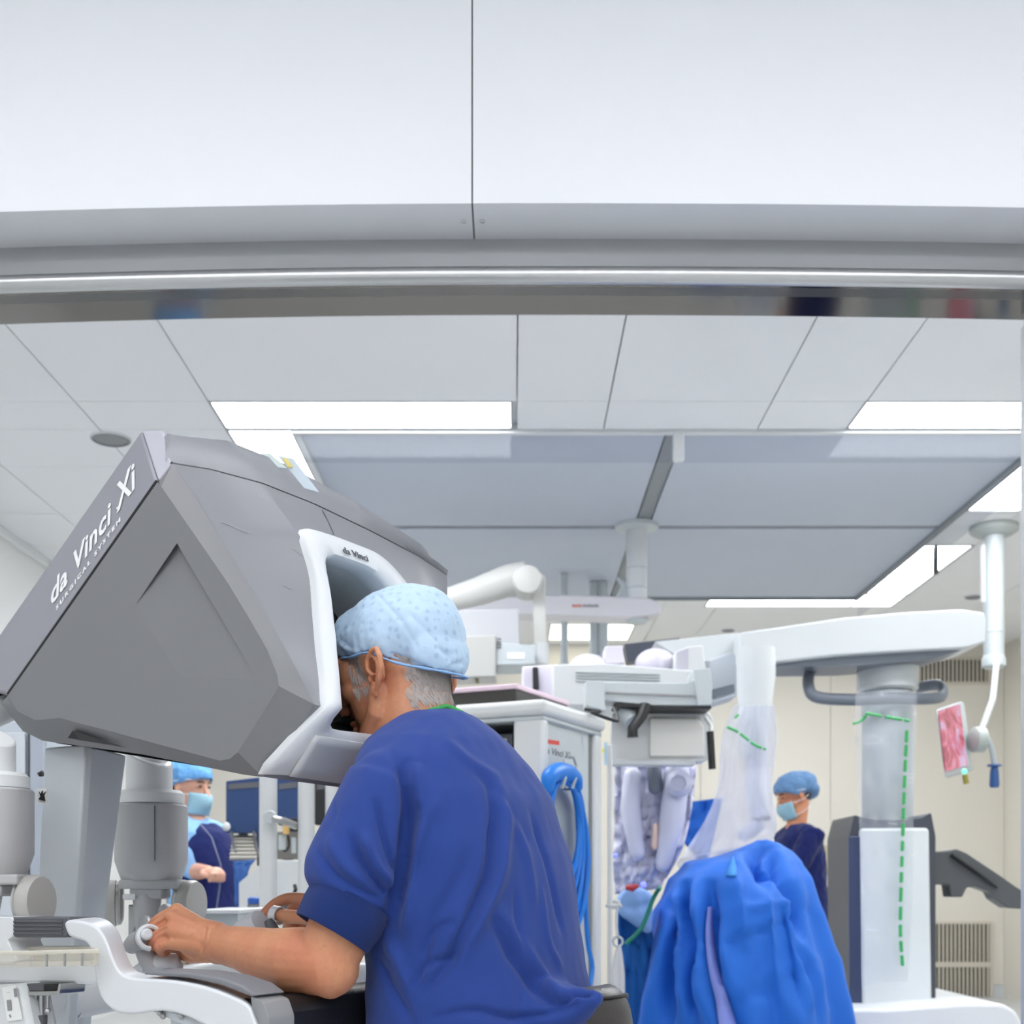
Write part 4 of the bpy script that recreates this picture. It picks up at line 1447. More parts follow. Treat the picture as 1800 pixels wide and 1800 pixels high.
# folds in the cap
cco = mesh_co(cap_me).copy(); cno = mesh_no(cap_me).copy()
cb_ = BVHTree.FromPolygons([Vector(v) for v in cco], [tuple(p.vertices) for p in cap_me.polygons])
for pts, wd, dp in (([(612, 1110), (600, 1135), (640, 1148)], .004, -.003), ([(665, 1045), (700, 1085), (720, 1115), (732, 1135)], .003, .0024), ([(640, 1062), (660, 1040), (690, 1070)], .003, -.0016),
                    ([(722, 1080), (760, 1120), (795, 1165)], .004, .002), ([(598, 1122), (618, 1140), (640, 1150)], .003, .0025), ([(690, 1150), (730, 1165), (770, 1180)], .0035, .0022), ([(785, 1185), (795, 1170), (812, 1165)], .004, .003), ([(770, 1140), (785, 1150), (800, 1148)], .004, .0022)):
    p3 = []
    for a, b in [tuple(q)[:2] for q in spline([Vector((x, y, 0)) for x, y in pts], 6)]:
        d_ = Vector(((a - 900) / FPX, 1, (HOR - b) / FPX)).normalized()
        h = cb_.ray_cast(Vector((0, 0, CAMZ)), d_)
        if h[0]: p3.append(h[0])
    if len(p3) > 1:
        d, _ = seg_dist(cco, p3)
        cco -= cno * (dp * np.exp(-(d / wd) ** 2))[:, None]
set_co(cap_me, cco)
M_CAP = bpy.data.materials.new('cap_nonwoven'); M_CAP.use_nodes = True
nt = M_CAP.node_tree; b_ = nt.nodes['Principled BSDF']
tc = nt.nodes.new('ShaderNodeTexCoord')
vo_ = nt.nodes.new('ShaderNodeTexVoronoi'); vo_.inputs['Scale'].default_value = 70; vo_.inputs['Randomness'].default_value = .35
nt.links.new(tc.outputs['Object'], vo_.inputs['Vector'])
ns = nt.nodes.new('ShaderNodeTexNoise'); ns.inputs['Scale'].default_value = 420; nt.links.new(tc.outputs['Object'], ns.inputs['Vector'])
ad = nt.nodes.new('ShaderNodeMath'); ad.operation = 'MULTIPLY_ADD'; ad.inputs[1].default_value = .35; nt.links.new(ns.outputs['Fac'], ad.inputs[0]); nt.links.new(vo_.outputs['Distance'], ad.inputs[2])
mr = nt.nodes.new('ShaderNodeMapRange'); mr.inputs[1].default_value = .40; mr.inputs[2].default_value = .52; mr.inputs[3].default_value = .42; mr.inputs[4].default_value = 0
nt.links.new(ad.outputs[0], mr.inputs[0])
mx = nt.nodes.new('ShaderNodeMix'); mx.data_type = 'RGBA'; mx.inputs[6].default_value = rgb(190, 216, 240); mx.inputs[7].default_value = rgb(140, 172, 208)
nt.links.new(mr.outputs[0], mx.inputs[0]); nt.links.new(mx.outputs[2], b_.inputs['Base Color'])
b_.inputs['Roughness'].default_value = .7
b_.inputs['Sheen Weight'].default_value = .2
n3 = nt.nodes.new('ShaderNodeTexNoise'); n3.inputs['Scale'].default_value = 60; n3.inputs['Detail'].default_value = 6; nt.links.new(tc.outputs['Object'], n3.inputs['Vector'])
bp = nt.nodes.new('ShaderNodeBump'); bp.inputs['Strength'].default_value = .35; bp.inputs['Distance'].default_value = .003
nt.links.new(n3.outputs['Fac'], bp.inputs['Height']); nt.links.new(bp.outputs['Normal'], b_.inputs['Normal'])
capo = place_mesh('surgical_cap', cap_me, M_CAP, surgeon, smooth=180, solid=.0012)
# twisted elastic hem
hem = []
for k in range(60):
    a = 2 * math.pi * k / 60
    f_, l_ = math.cos(a) * .100 - .006, math.sin(a) * .0795
    if f_ < -.06: f_ -= .004
    hem.append(H(f_, .010 + .38 * f_ + .012 * math.exp(-((f_ + .005) / .03) ** 2), l_))
hm2 = MB(); hm2.tube(hem + [hem[0]], [.0026 + .0006 * math.sin(k * 1.7) for k in range(61)], 10, flat=.8)
hm2.build('elastic_hem', mat('cap_hem_blue', (140, 180, 224), .7, bump=.3, bscale=200), capo)

# --- scrub top
M_SCRUB = mat('navy_scrub_cloth', (42, 68, 142), .82, bump=.35, bscale=1400, var=.05, vscale=60, sheen=.12, spec=.25)
M_CUFF = mat('navy_rib_knit', (30, 52, 112), .85, bump=.5, bscale=1500, sheen=.1, spec=.2)
lv = [  # row, centre column, depth half, width half
    (1250, 772, .034, .040), (1260, 770, .054, .062), (1280, 772, .072, .090), (1308, 777, .090, .132), (1345, 786, .103, .168), (1400, 800, .119, .190), (1500, 818, .133, .196), (1600, 830, .140, .193), (1700, 843, .143, .190), (1780, 850, .150, .196), (1850, 852, .158, .205), (1900, 850, .160, .208)]
tp = MB(); rings = []
YT = 1.89
for row, cx_, a_, b_2 in lv:
    c_ = P(cx_, row, YT)
    rings.append([c_ + SF * (a_ * math.copysign(abs(math.cos(t)) ** .85, math.cos(t))) + SL * (b_2 * math.copysign(abs(math.sin(t)) ** .9, math.sin(t))) for t in [2 * math.pi * k / 56 for k in range(56)]])
tp.loft(rings)
for sh_, el_, s in ((SHL, ELL_, 1), (SHR, ELR, -1)):
    ax = (el_ - sh_)
    tp.tube([C7 + SF * .03 - UP * .078 + SL * (.04 * s), sh_.lerp(C7, .3) - UP * .022, sh_ - UP * .006], [.064, .066, .066], 20, round_ends=True)
    tp.tube([sh_ + UP * .004 + SL * (.003 * s), sh_ + ax * .2 + SL * (.006 * s), sh_ + ax * .38 + SL * (.006 * s), sh_ + ax * .50 + SL * (.004 * s), sh_ + ax * .60, sh_ + ax * .655, sh_ + ax * .69], [.066, .072, .075, .077, .073, .062, .054], 26)
# hem spread over the stool at the back
tp.tube([P(905, 1770, 1.84), P(975, 1782, 1.77), P(1040, 1756, 1.73)], [.10, .06, .018], 18, round_ends=True, flat=.8)
top_me = remeshed(tp, .0042, 14, .5)
tco = mesh_co(top_me).copy(); tno = mesh_no(top_me).copy()
tb_ = BVHTree.FromPolygons([Vector(v) for v in tco], [tuple(p.vertices) for p in top_me.polygons])


def on_top(pts, n=6):
    p3 = []
    for q in spline([Vector((x, y, 0)) for x, y in pts], n):
        d_ = Vector(((q.x - 900) / FPX, 1, (HOR - q.y) / FPX)).normalized()
        h = tb_.ray_cast(Vector((0, 0, CAMZ)), d_)
        if h[0]: p3.append(h[0])
    return p3


FOLDS = [  # path, half width, depth (+ = valley), asymmetry ridge beside it
    ([(712, 1342), (717, 1380), (721, 1420), (717, 1470), (711, 1533), (700, 1575), (690, 1600)], .012, .012),
    ([(733, 1340), (728, 1385), (740, 1420)], .014, -.004),
    ([(862, 1385), (870, 1433), (867, 1483), (858, 1540), (846, 1575), (815, 1640), (787, 1693), (742, 1750)], .010, .0075),
    ([(880, 1390), (888, 1440), (884, 1490), (872, 1550), (850, 1600), (815, 1668)], .016, -.006),
    ([(768, 1405), (742, 1465), (724, 1525), (722, 1600), (712, 1640)], .013, -.006),
    ([(760, 1420), (746, 1480), (730, 1560)], .009, .003),
    ([(933, 1430), (958, 1500), (977, 1583), (990, 1640)], .010, .0035),
    ([(900, 1420), (925, 1500), (940, 1590)], .012, -.003),
    ([(867, 1617), (905, 1685), (945, 1740), (975, 1765), (998, 1762)], .012, .006),
    ([(880, 1600), (930, 1680), (975, 1738), (1010, 1750)], .012, -.004),
    ([(990, 1765), (1010, 1745), (1040, 1748)], .007, .006),
    ([(835, 1480), (800, 1560), (760, 1620), (735, 1690), (728, 1740)], .012, .003),
    ([(745, 1690), (760, 1640), (800, 1620)], .008, .0035),
    ([(725, 1745), (745, 1700), (800, 1680)], .007, .0035),
    ([(660, 1410), (672, 1465), (690, 1515), (700, 1530)], .007, .0045),
    ([(615, 1470), (638, 1515), (672, 1560), (690, 1575)], .009, .006),
    ([(640, 1470), (660, 1520), (690, 1555)], .009, -.005),
    ([(560, 1500), (590, 1540), (640, 1570), (690, 1592)], .009, .004),
    ([(575, 1470), (605, 1520), (650, 1556)], .010, -.003),
    ([(607, 1328), (594, 1355), (588, 1395), (590, 1440)], .0025, .0016),
    ([(690, 1320), (700, 1345), (712, 1380)], .008, .003),
    ([(905, 1560), (912, 1640), (935, 1700)], .008, .0025),
    ([(950, 1560), (962, 1650), (985, 1700)], .008, -.0025),
    ([(680, 1650), (700, 1690), (735, 1755)], .014, -.004),
    ([(665, 1690), (690, 1740), (720, 1790)], .010, .004),
    ([(760, 1790), (830, 1775), (900, 1788), (985, 1778), (1015, 1765)], .006, .004),
    ([(830, 1350), (880, 1400), (930, 1480)], .012, .0022),
    ([(780, 1300), (830, 1340), (880, 1370)], .014, -.0022),
]
disp = np.zeros(len(tco))
for pts, wd, dp in FOLDS:
    p3 = on_top(pts)
    if len(p3) < 2: continue
    d, par = seg_dist(tco, p3)
    fade = np.clip(np.minimum(par, 1 - par) / .22, 0, 1) ** .7
    disp -= 2.1 * dp * np.exp(-(d / (wd * .8)) ** 2) * (.25 + .75 * fade)
ca = np.array([(.9 * noise.noise(Vector(v) * 16 + Vector((0, 0, 4))) + .5 * noise.noise(Vector((v[0] * 40, v[1] * 40, v[2] * 18)))) for v in tco])
disp += .003 * ca
tco = tco + tno * disp[:, None]
set_co(top_me, tco)
topo = place_mesh('scrub_top', top_me, M_SCRUB, surgeon, smooth=180)
# ribbed cuffs
for sh_, el_, near in ((SHL, ELL_, True), (SHR, ELR, False)):
    ax = el_ - sh_
    if near:
        a, b = P(620, 1580, 1.745), P(583, 1642, 1.735)
    else:
        a, b = sh_ + ax * .58, sh_ + ax * .78
    cu = MB()
    axn = (b - a).normalized()
    u_ = axn.orthogonal().normalized(); v_ = axn.cross(u_)
    rings = []
    for s_, r_ in ((-.06, .052), (0, .0605), (.5, .060), (.97, .0565), (1.0, .0555), (.98, .0525), (.5, .052)):
        rings.append([a.lerp(b, s_) + (u_ * math.cos(t) + v_ * math.sin(t)) * (r_ + .0006 * math.cos(t * 48)) for t in [2 * math.pi * k / 96 for k in range(96)]])
    cu.loft(rings, False)
    cu.build('sleeve_cuff', M_CUFF, topo, smooth=180)
# green neck edge of the undershirt
nk = []
for x, y in ((700, 1279), (716, 1269), (734, 1260), (752, 1252), (770, 1247), (788, 1245)):
    q_ = hb.ray_cast(Vector((0, 0, CAMZ)), (P(x, y, 1.9) - Vector((0, 0, CAMZ))).normalized())
    if q_[0]: nk.append(q_[0] + q_[1] * .003)
for a_ in (0.2, .7, 1.2, 1.7, 2.3):
    nk.append(C7 + SF * (.048 - .075 * math.cos(a_)) - SL * (.072 * math.sin(a_)) + UP * (.02 - .02 * a_))
MB().tube(spline(nk, 4), .0042, 10).build('undershirt_neckband', mat('green_cotton', (70, 170, 90), .8), surgeon)
# trousers
trs = MB()
for s in (-1, 1):
    hip = Vector((-.04, 1.88, .56)) + SL * (.09 * s)
    knee = hip + SF * .40 + SL * (.06 * s) - UP * .03
    trs.tube([hip - SF * .06, hip + SF * .15, knee, knee + SF * .03 - UP * .1, knee + SF * .02 - UP * .42], [.10, .09, .075, .07, .065], 18, round_ends=True)
trs.ell(Vector((-.02, 1.87, .57)), (SF * .15, SL * .19, UP * .10), 24, 14)
tme = remeshed(trs, .008, 6)
place_mesh('scrub_trousers', tme, M_SCRUB, surgeon, smooth=180)
for s in (-1, 1):
    hip = Vector((-.04, 1.88, .55)) + SL * (.09 * s)
    knee = hip + SF * .40 + SL * (.06 * s) - UP * .03
    ft = knee - UP * .46
    shm = MB(); shm.tube([ft - SF * .05 - UP * .012, ft + SF * .06 - UP * .015, ft + SF * .17 - UP * .025], [.045, .044, .032], 16, round_ends=True)
    for v in shm.v: v.z = max(v.z, .002)
    shm.build('clog', M_WHITE2, surgeon, smooth=60)
# white strap of the controller on the far thumb
sp_ = P(487, 1609, 2.112)
axs = (P(478, 1606, 2.118) - P(507, 1611, 2.10)).normalized()
u_ = axs.orthogonal().normalized(); v_ = axs.cross(u_)
lp_ = MB()
r_in = .0138
lp_.loft([[sp_ + axs * h + (u_ * math.cos(t) + v_ * math.sin(t)) * r for t in [2 * math.pi * k / 36 for k in range(36)]] for h, r in ((-.007, r_in), (-.007, r_in + .0022), (.007, r_in + .0022), (.007, r_in), (-.007, r_in))], False)
lp_.build('finger_loop', M_WHITE, hc2, label='white finger loop round the thumb')

# --- stool
stool = thing('stool', 'low stool with dark leather backrest behind the seated person in blue', 'stool', Vector((-.01, 1.86, 0)))
M_LEA = mat('dark_leather', (62, 58, 56), .33, bump=.35, bscale=260, var=.12, vscale=30)
bc = P(1066, 1786, 1.85)
brm = MB(); rings = []
for k in range(-8, 9):
    t = k / 8
    e = math.sqrt(max(0, 1 - abs(t) ** 5)) if abs(t) < 1 else 0
    c_ = bc + SL * (t * .085) + SF * (.03 * t * t)
    hh, th = .012 + (.033) * e, .010 + .018 * e
    rings.append([c_ + UP * (hh * math.copysign(abs(math.sin(a)) ** .8, math.sin(a)) - .0) - SF * (th * math.cos(a) - .012 * math.sin(a)) for a in [2 * math.pi * q / 24 for q in range(24)]])
brm.loft(rings); bko = brm.build('backrest', M_LEA, stool, smooth=60, sub=1)
ppm = MB(); ppm.tube([bc + SL * (t * .088) + SF * (.03 * t * t) - SF * .018 + UP * (.030 * math.sqrt(max(0, 1 - abs(t) ** 5))) for t in np.linspace(-.98, .98, 21)], .0022, 8)
ppm.build('piping', mat('leather_piping', (40, 38, 37), .4), bko)
MB().lathe((-.02, 1.86, .40), (0, 0, 1), [(.16, 0), (.19, .01), (.195, .04), (.185, .062), (.1, .07), (.002, .07)], 40).build('seat', M_LEA, stool)
MB().cyl((-.02, 1.86, .09), (-.02, 1.86, .41), .028, 20).build('gas_column', M_CHROME, stool)
MB().tube([Vector((-.02, 1.86, .40)) - SF * .1, Vector((-.02, 1.86, .40)) - SF * .24, bc - UP * .1 - SF * .012, bc - SF * .016 - UP * .01], .012, 12).build('backrest_stem', M_STEEL, stool)
for k in range(5):
    a = 2 * math.pi * k / 5 + .3
    e = Vector((-.02 + .27 * math.cos(a), 1.86 + .27 * math.sin(a), .07))
    lgo = MB().tube([Vector((-.02, 1.86, .11)), e], [.022, .014], 10).build('leg', M_STEEL, stool)
    MB().lathe(e + Vector((0, .012, -.042)), (0, -1, 0), [(.012, 0), (.028, .002), (.028, .022), (.012, .024)], 18).build('castor', M_BLACK, lgo)

# ------------------------------------------------------------------ cloth helpers
def cast(bvh, px, py):
    d_ = Vector(((px - 900) / FPX, 1, (HOR - py) / FPX)).normalized()
    return bvh.ray_cast(Vector((0, 0, CAMZ)), d_)


def crease(me, folds, k=1.0, amp=.0, seed=0, fs=10):
    """press a set of folds (photo rows and columns traced onto the cloth) into a mesh; real relief"""
    co_ = mesh_co(me).copy(); no_ = mesh_no(me).copy()
    bv = BVHTree.FromPolygons([Vector(v) for v in co_], [tuple(p.vertices) for p in me.polygons])
    ds = np.zeros(len(co_))
    for pts, wd, dp in folds:
        p3 = []
        for q in spline([Vector((x, y, 0)) for x, y in pts], 6):
            h = cast(bv, q.x, q.y)
            if h[0]: p3.append(h[0])
        if len(p3) < 2: continue
        d, par = seg_dist(co_, p3)
        ds -= k * dp * np.exp(-(d / wd) ** 2) * (.3 + .7 * np.clip(np.minimum(par, 1 - par) / .2, 0, 1))
    if amp:
        ds += amp * np.array([noise.noise(Vector(v) * fs + Vector((seed, 0, 0))) + .4 * noise.noise(Vector(v) * fs * 2.7) for v in co_])
    co_ += no_ * ds[:, None]
    set_co(me, co_)


def sheetpx(left, right, Y, nu=24, nv=30, amp=.02, seed=0, fs=6, dy=None):
    """hanging film between two edge lines given as photo points"""
    L = spline([Vector((a, b, 0)) for a, b in left], 8); R = spline([Vector((a, b, 0)) for a, b in right], 8)
    rows = []
    for j in range(nv + 1):
        v = j / nv
        a = L[min(int(v * (len(L) - 1)), len(L) - 1)]; b = R[min(int(v * (len(R) - 1)), len(R) - 1)]
        row = []
        for i in range(nu + 1):
            u = i / nu
            q = a.lerp(b, u)
            yy = Y + amp * (noise.noise(Vector((u * fs, v * fs * .6, seed))) + .5 * noise.noise(Vector((u * fs * 3, v * fs * 1.4, seed + 5)))) + (dy(u, v) if dy else 0)
            row.append(P(q.x, q.y, yy))
        rows.append(row)
    m_ = MB(); m_.grid(rows)
    return m_


M_DRAPE = mat('blue_surgical_drape', (14, 102, 204), .7, bump=.25, bscale=500, var=.08, vscale=9, sheen=.1)
M_DRAPED = mat('dark_blue_drape', (18, 84, 176), .7, bump=.25, bscale=500, var=.1, vscale=9)
M_TEAL = mat('teal_blue_drape', (16, 96, 170), .75, var=.1, vscale=9)
M_LILAC = mat('lilac_white_film', (206, 207, 226), .4, var=.05, vscale=8)
M_FILM = sheet_mat('clear_film', (226, 230, 238), .30, .12, .3)
M_FILM2 = sheet_mat('milky_film', (220, 222, 236), .62, .2, .4)
M_EQ = mat('equipment_white', (214, 216, 216), .4)
M_EQ2 = mat('equipment_pale_grey', (190, 197, 199), .42)
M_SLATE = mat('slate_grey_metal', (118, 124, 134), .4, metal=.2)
M_NAVYP = mat('dark_blue_panel', (32, 62, 110), .45)

# ------------------------------------------------------------------ vision cart behind the surgeon
KX = Vector((.0975, 3.90, 0)); KA = Vector((-.905, .425, 0)).normalized(); KB = Vector((.44, .898, 0)).normalized()
KT = 1.488


def kc(a, b, z): return KX + KA * a + KB * b + UP * z


def slab(a0, a1, b0, b1, z0, z1):
    return MB().prism([kc(a0, b0, z0), kc(a1, b0, z0), kc(a1, b1, z0), kc(a0, b1, z0)], UP * (z1 - z0))


vc = thing('equipment_cart', 'tall white equipment cart with corner posts behind the back of the seated person', 'cart', kc(.3, .25, 0))
slab(-.012, .66, -.012, .50, KT - .05, KT).build('top_board', M_EQ, vc, bevel=.018, seg=3)
slab(.0, .66, .0, .49, KT - .065, KT - .051).build('top_lip', M_EQ2, vc, bevel=.004)
slab(.0, .105, .0, .045, .1, KT - .06).build('corner_post', M_EQ, vc, bevel=.01)
slab(.0, .05, .43, .49, .1, KT - .06).build('corner_post', M_EQ, vc, bevel=.012)
slab(.56, .65, .0, .045, .1, KT - .06).build('corner_post', M_EQ, vc, bevel=.01)
slab(.012, .02, .045, .395, .12, KT - .06).build('side_panel', M_EQ2, vc, bevel=.002)
slab(.016, .03, .396, .43, .12, KT - .06).build('side_groove', mat('groove_grey', (120, 124, 124), .6), vc)
slab(.03, .64, .44, .48, .1, KT - .06).build('back_panel', M_EQ2, vc)
for z in (.30, .62, .95, 1.22):
    slab(.03, .64, .02, .46, z, z + .02).build('shelf', M_EQ2, vc, bevel=.003)
slab(.12, .54, .03, .40, 1.26, 1.39).build('processor_box', mat('processor_dark', (58, 62, 70), .35), vc, bevel=.006)
slab(.14, .50, .028, .032, 1.34, 1.375).build('processor_trim', mat('processor_grey', (150, 154, 160), .3), vc)
slab(.12, .54, .03, .40, .98, 1.16).build('processor_box', M_EQ2, vc, bevel=.006)
slab(.0, .66, .0, .50, .06, .10).build('base', M_EQ2, vc, bevel=.01)
for a, b in ((.06, .05), (.6, .05), (.06, .45), (.6, .45)):
    MB().lathe(kc(a, b, .032) - KA * .012, KA, [(.01, 0), (.032, .002), (.032, .022), (.01, .024)], 18).build('castor', M_BLACK, vc)
# red bar, lettering, cable hook on the side panel
kn = -KA
q0, q1 = ray_plane(963, 1303, kc(.0115, 0, 0), KA), ray_plane(997, 1308, kc(.0115, 0, 0), KA)
MB().prism([q0 - UP * .008, q1 - UP * .008, q1 + UP * .006, q0 + UP * .006], kn * .002).build('red_bar', M_RED, vc, smooth=0)
t0 = ray_plane(956, 1323, kc(.0115, 0, 0), KA); t1 = ray_plane(1001, 1329, kc(.0115, 0, 0), KA)
text('lettering', 'da Vinci Xi', t0, KB, UP, .03, M_TXTG, vc, shear=.25, bold=.0006, fitw=(t1 - t0).length)
hk = [ray_plane(x, y, kc(-.03, 0, 0), KA) for x, y in ((996, 1331), (1008, 1332), (1013, 1345), (1013, 1382), (1006, 1388), (988, 1388))]
MB().tube(hk, .004, 8).build('cable_hook', M_STEEL, vc)
MB().tube([ray_plane(992, 1336, kc(-.004, 0, 0), KA), ray_plane(992, 1390, kc(-.03, 0, 0), KA)], .004, 8).build('cable_hook', M_EQ2, vc)
# narrow drip-rail post and latch at the far post
pp = ray_plane(1072, 1600, kc(-.01, .47, 0), KA)
MB().bb(pp.x - .008, pp.x + .008, pp.y - .012, pp.y + .012, .55, 1.40).build('outer_rail', M_EQ, vc, bevel=.004)
hq = [P(1078, 1584, 4.28), P(1088, 1586, 4.27), P(1092, 1592, 4.27), P(1080, 1595, 4.28), P(1066, 1592, 4.3)]
MB().tube(hq, .007, 10).build('side_hook', M_EQ, vc)
MB().prism([P(1062, 1305, 4.29), P(1068, 1305, 4.29), P(1068, 1345, 4.29), P(1062, 1345, 4.29)], (0, -.003, 0)).build('warning_sticker', mat('sticker_blue', (186, 214, 232), .4), vc, smooth=0)
MB().prism([P(1058, 1316, 4.285), P(1062, 1316, 4.285), P(1062, 1323, 4.285), P(1058, 1323, 4.285)], (0, -.003, 0)).build('sticker_mark', mat('sticker_yellow', (236, 220, 90), .5), vc, smooth=0)

# flat black box with a pink rim on the cart top
fbx = thing('flat_box', 'flat black box with pale pink top lying on the white equipment cart', 'box', kc(.25, .18, KT))
bo = [kc(.10, .03, KT + .002), kc(.60, .03, KT + .002), kc(.60, .38, KT + .002), kc(.10, .38, KT + .002)]
bo = [ray_plane(893, 1229, kc(0, 0, KT + .002), UP), ray_plane(770, 1233, kc(0, 0, KT + .002), UP)]
a0_ = (bo[0] - KX).dot(KA); b0_ = (bo[0] - KX).dot(KB)
slab(.10, .60, .015, .42, KT + .002, KT + .040).build('body', mat('warm_black', (62, 60, 56), .4), fbx, bevel=.004)
slab(.094, .606, .009, .426, KT + .040, KT + .056).build('lid', mat('pale_pink', (232, 208, 222), .4), fbx, bevel=.004)
# lead trailing off the cart
ld = MB().tube(spline([kc(.03, .40, KT + .02), kc(-.02, .42, KT + .012), P(1040, 1252, 4.2), P(1065, 1262, 4.2), P(1085, 1267, 4.22), P(1086, 1260, 4.25), P(1080, 1245, 4.3)], 6), .006, 8).build('lead', M_BLACK)
tag(ld, 'black lead trailing from the flat box off the cart top', 'cable')

# blue cable coiled on the hook
cc = thing('cable_coil', 'thick coil of bright blue cable hung on the hook at the cart side', 'cable', kc(-.06, .2, .85))
M_BLUEC = mat('blue_cable', (10, 118, 214), .4)
cr = random.Random(11)
for k in range(11):
    dxx, oo = cr.uniform(-5, 5), cr.uniform(.012, .055)
    pts = []
    hw, hh = 26 + k * 1.9 + cr.uniform(-2, 2), 92 + k * 5 + cr.uniform(-4, 4)
    for q in range(28):
        t = 2 * math.pi * q / 28
        x = 990 + dxx * .4 + hw * math.sin(t) * (1 if math.sin(t) > 0 else .8)
        y = 1362 + k * 1.2 + hh * (1 - math.cos(t)) + cr.uniform(-.8, .8)
        pts.append(ray_plane(x, y, kc(-oo, 0, 0), KA))
    MB().tube(spline(pts, 3, True) , .0085, 8).build('cable_loop', M_BLUEC, cc)
tl = [ray_plane(x, y, kc(-.03, 0, 0), KA) for x, y in ((1012, 1375), (1024, 1420), (1030, 1500), (1030, 1600), (1034, 1660), (1041, 1700), (1036, 1740), (1030, 1780))]
MB().tube(spline(tl, 5), .0085, 8).build('cable_tail', M_BLUEC, cc)
for x in (991, 1009):
    MB().tube([ray_plane(x - 1, 1352, kc(-.062, 0, 0), KA), ray_plane(x + 3, 1368, kc(-.075, 0, 0), KA), ray_plane(x - 3, 1386, kc(-.062, 0, 0), KA)], .005, 8, flat=.5).build('cable_tie', M_EQ2, cc)
lump = MB(); lump.tube(spline([ray_plane(x, y, kc(-.05, 0, 0), KA) for x, y in ((964, 1384), (966, 1366), (980, 1357), (998, 1360), (1010, 1370), (1014, 1382))], 4), [.020, .026, .030, .030, .026, .02], 14, round_ends=True)
lump.build('bundled_turns', M_BLUEC, cc)

# ------------------------------------------------------------------ ceiling pendants
pn = thing('ceiling_pendant', 'white ceiling column and long arm with red marking under the canopy centre', 'ceiling pendant', (0.69, 6.93, CEIL))
zp = lambda py, Y=6.93: CAMZ + (HOR - py) / FPX * Y
MB().cyl((.69, 6.93, zp(1090)), (.69, 6.93, CEIL), .058, 28).build('column', M_EQ, pn)
for y in (1000, 1035):
    MB().lathe((.69, 6.93, zp(y)), UP, [(.0585, -.004), (.0605, 0), (.0585, .004)], 28).build('column_joint', M_EQ2, pn)
MB().lathe((.69, 6.93, CEIL), -UP, [(.12, -.01), (.12, .012), (.06, .03)], 28).build('ceiling_flange', M_EQ2, pn)
am = MB(); am.px([(800, 1052), (1010, 1045), (1140, 1050), (1162, 1060), (1162, 1080), (1100, 1086), (1000, 1082), (800, 1078)], 6.85, .16, 4)
am.build('arm', mat('pendant_rose_white', (214, 211, 214), .42), pn, bevel=.02)
for x0, n_, m__ in ((1006, 5, mat('faded_red_print', (214, 130, 112), .5)), (1025, 8, mat('faded_grey_print', (150, 148, 154), .5))):
    for k in range(n_):
        m_ = MB(); m_.px([(x0 + k * 3.5, 1062 + (k * 7 % 3) * .5), (x0 + k * 3.5 + 2.6, 1062 + (k * 5 % 3) * .5), (x0 + k * 3.5 + 2.6, 1067), (x0 + k * 3.5, 1067)], 6.846, .004)
        m_.build('print_mark', m__, pn, smooth=0)
MB().lathe((.69, 6.93, zp(1090)), -UP, [(.058, -.01), (.066, 0), (.05, .02), (.004, .024)], 28).build('column_end', M_EQ2, pn)
MB().tube([Vector((.60, 6.95, zp(1060))), P(1100, 1030, 6.95), P(1085, 1015, 6.95)], [.04, .03, .01], 12).build('arm_brace', M_EQ2, pn)

mp = thing('sprung_pendant', 'cream white sprung ceiling arm with elbow above the box-shaped monitor housing', 'pendant', P(945, 1160, 6.2))
sa = MB()
sa.tube([P(770, 1060, 6.3), P(840, 1040, 6.25), P(895, 1020, 6.22), P(928, 1010, 6.2)], [.055, .07, .078, .066], 20)
sa.build('spring_arm', mat('cream_white', (204, 203, 197), .42), mp, smooth=60)
MB().lathe(P(927, 1018, 6.1), (0, 1, 0), [(.03, -.02), (.066, -.01), (.07, .0), (.07, .16), (.03, .18)], 30).build('elbow_joint', mat('cream_white', (204, 203, 197), .42), mp)
el_ = MB(); el_.px([(925, 998), (945, 1002), (959, 1014), (960, 1135), (938, 1135), (937, 1030)], 6.17, .07, 4)
el_.build('drop_arm', mat('cream_white', (204, 203, 197), .42), mp, bevel=.012)
MB().cyl(P(949, 1168, 6.2), P(949, 1132, 6.2), .044, 24).build('drop_joint', M_EQ, mp)
bxx = thing('monitor_housing', 'big white box-shaped monitor housing seen over the surgical cap', 'monitor', P(850, 1192, 6.0))
for nm_, o_, y_, d__, m__ in (('housing', [(790, 1072), (912, 1070), (914, 1135), (790, 1135)], 6.06, .22, mat('housing_white', (184, 185, 188), .42)), ('lower_housing', [(792, 1118), (872, 1116), (872, 1190), (792, 1192)], 5.98, .2, mat('housing_cream', (182, 182, 177), .42)), ('side_bracket', [(872, 1128), (941, 1134), (941, 1168), (872, 1170)], 6.0, .26, M_EQ2)):
    m_ = MB(); m_.px(o_, y_, d__, 3); m_.build(nm_, m__, bxx, bevel=.012)
for k in range(4):
    m_ = MB(); m_.px([(873, 1122 + k * 5), (881, 1122 + k * 5), (881, 1124 + k * 5), (873, 1124 + k * 5)], 5.995, .01); m_.build('vent_mark', M_TXTG, bxx, smooth=0)
m_ = MB(); m_.px([(892, 1147), (922, 1147), (922, 1158), (892, 1158)], 5.996, .01); m_.build('rating_label', mat('label_paper2', (240, 240, 240), .5), bxx, smooth=0)
m_ = MB(); m_.px([(834, 1188), (840, 1188), (842, 1200), (836, 1200)], 6.0, .03); m_.build('latch', mat('dull_brass', (120, 108, 80), .5), bxx, smooth=0)

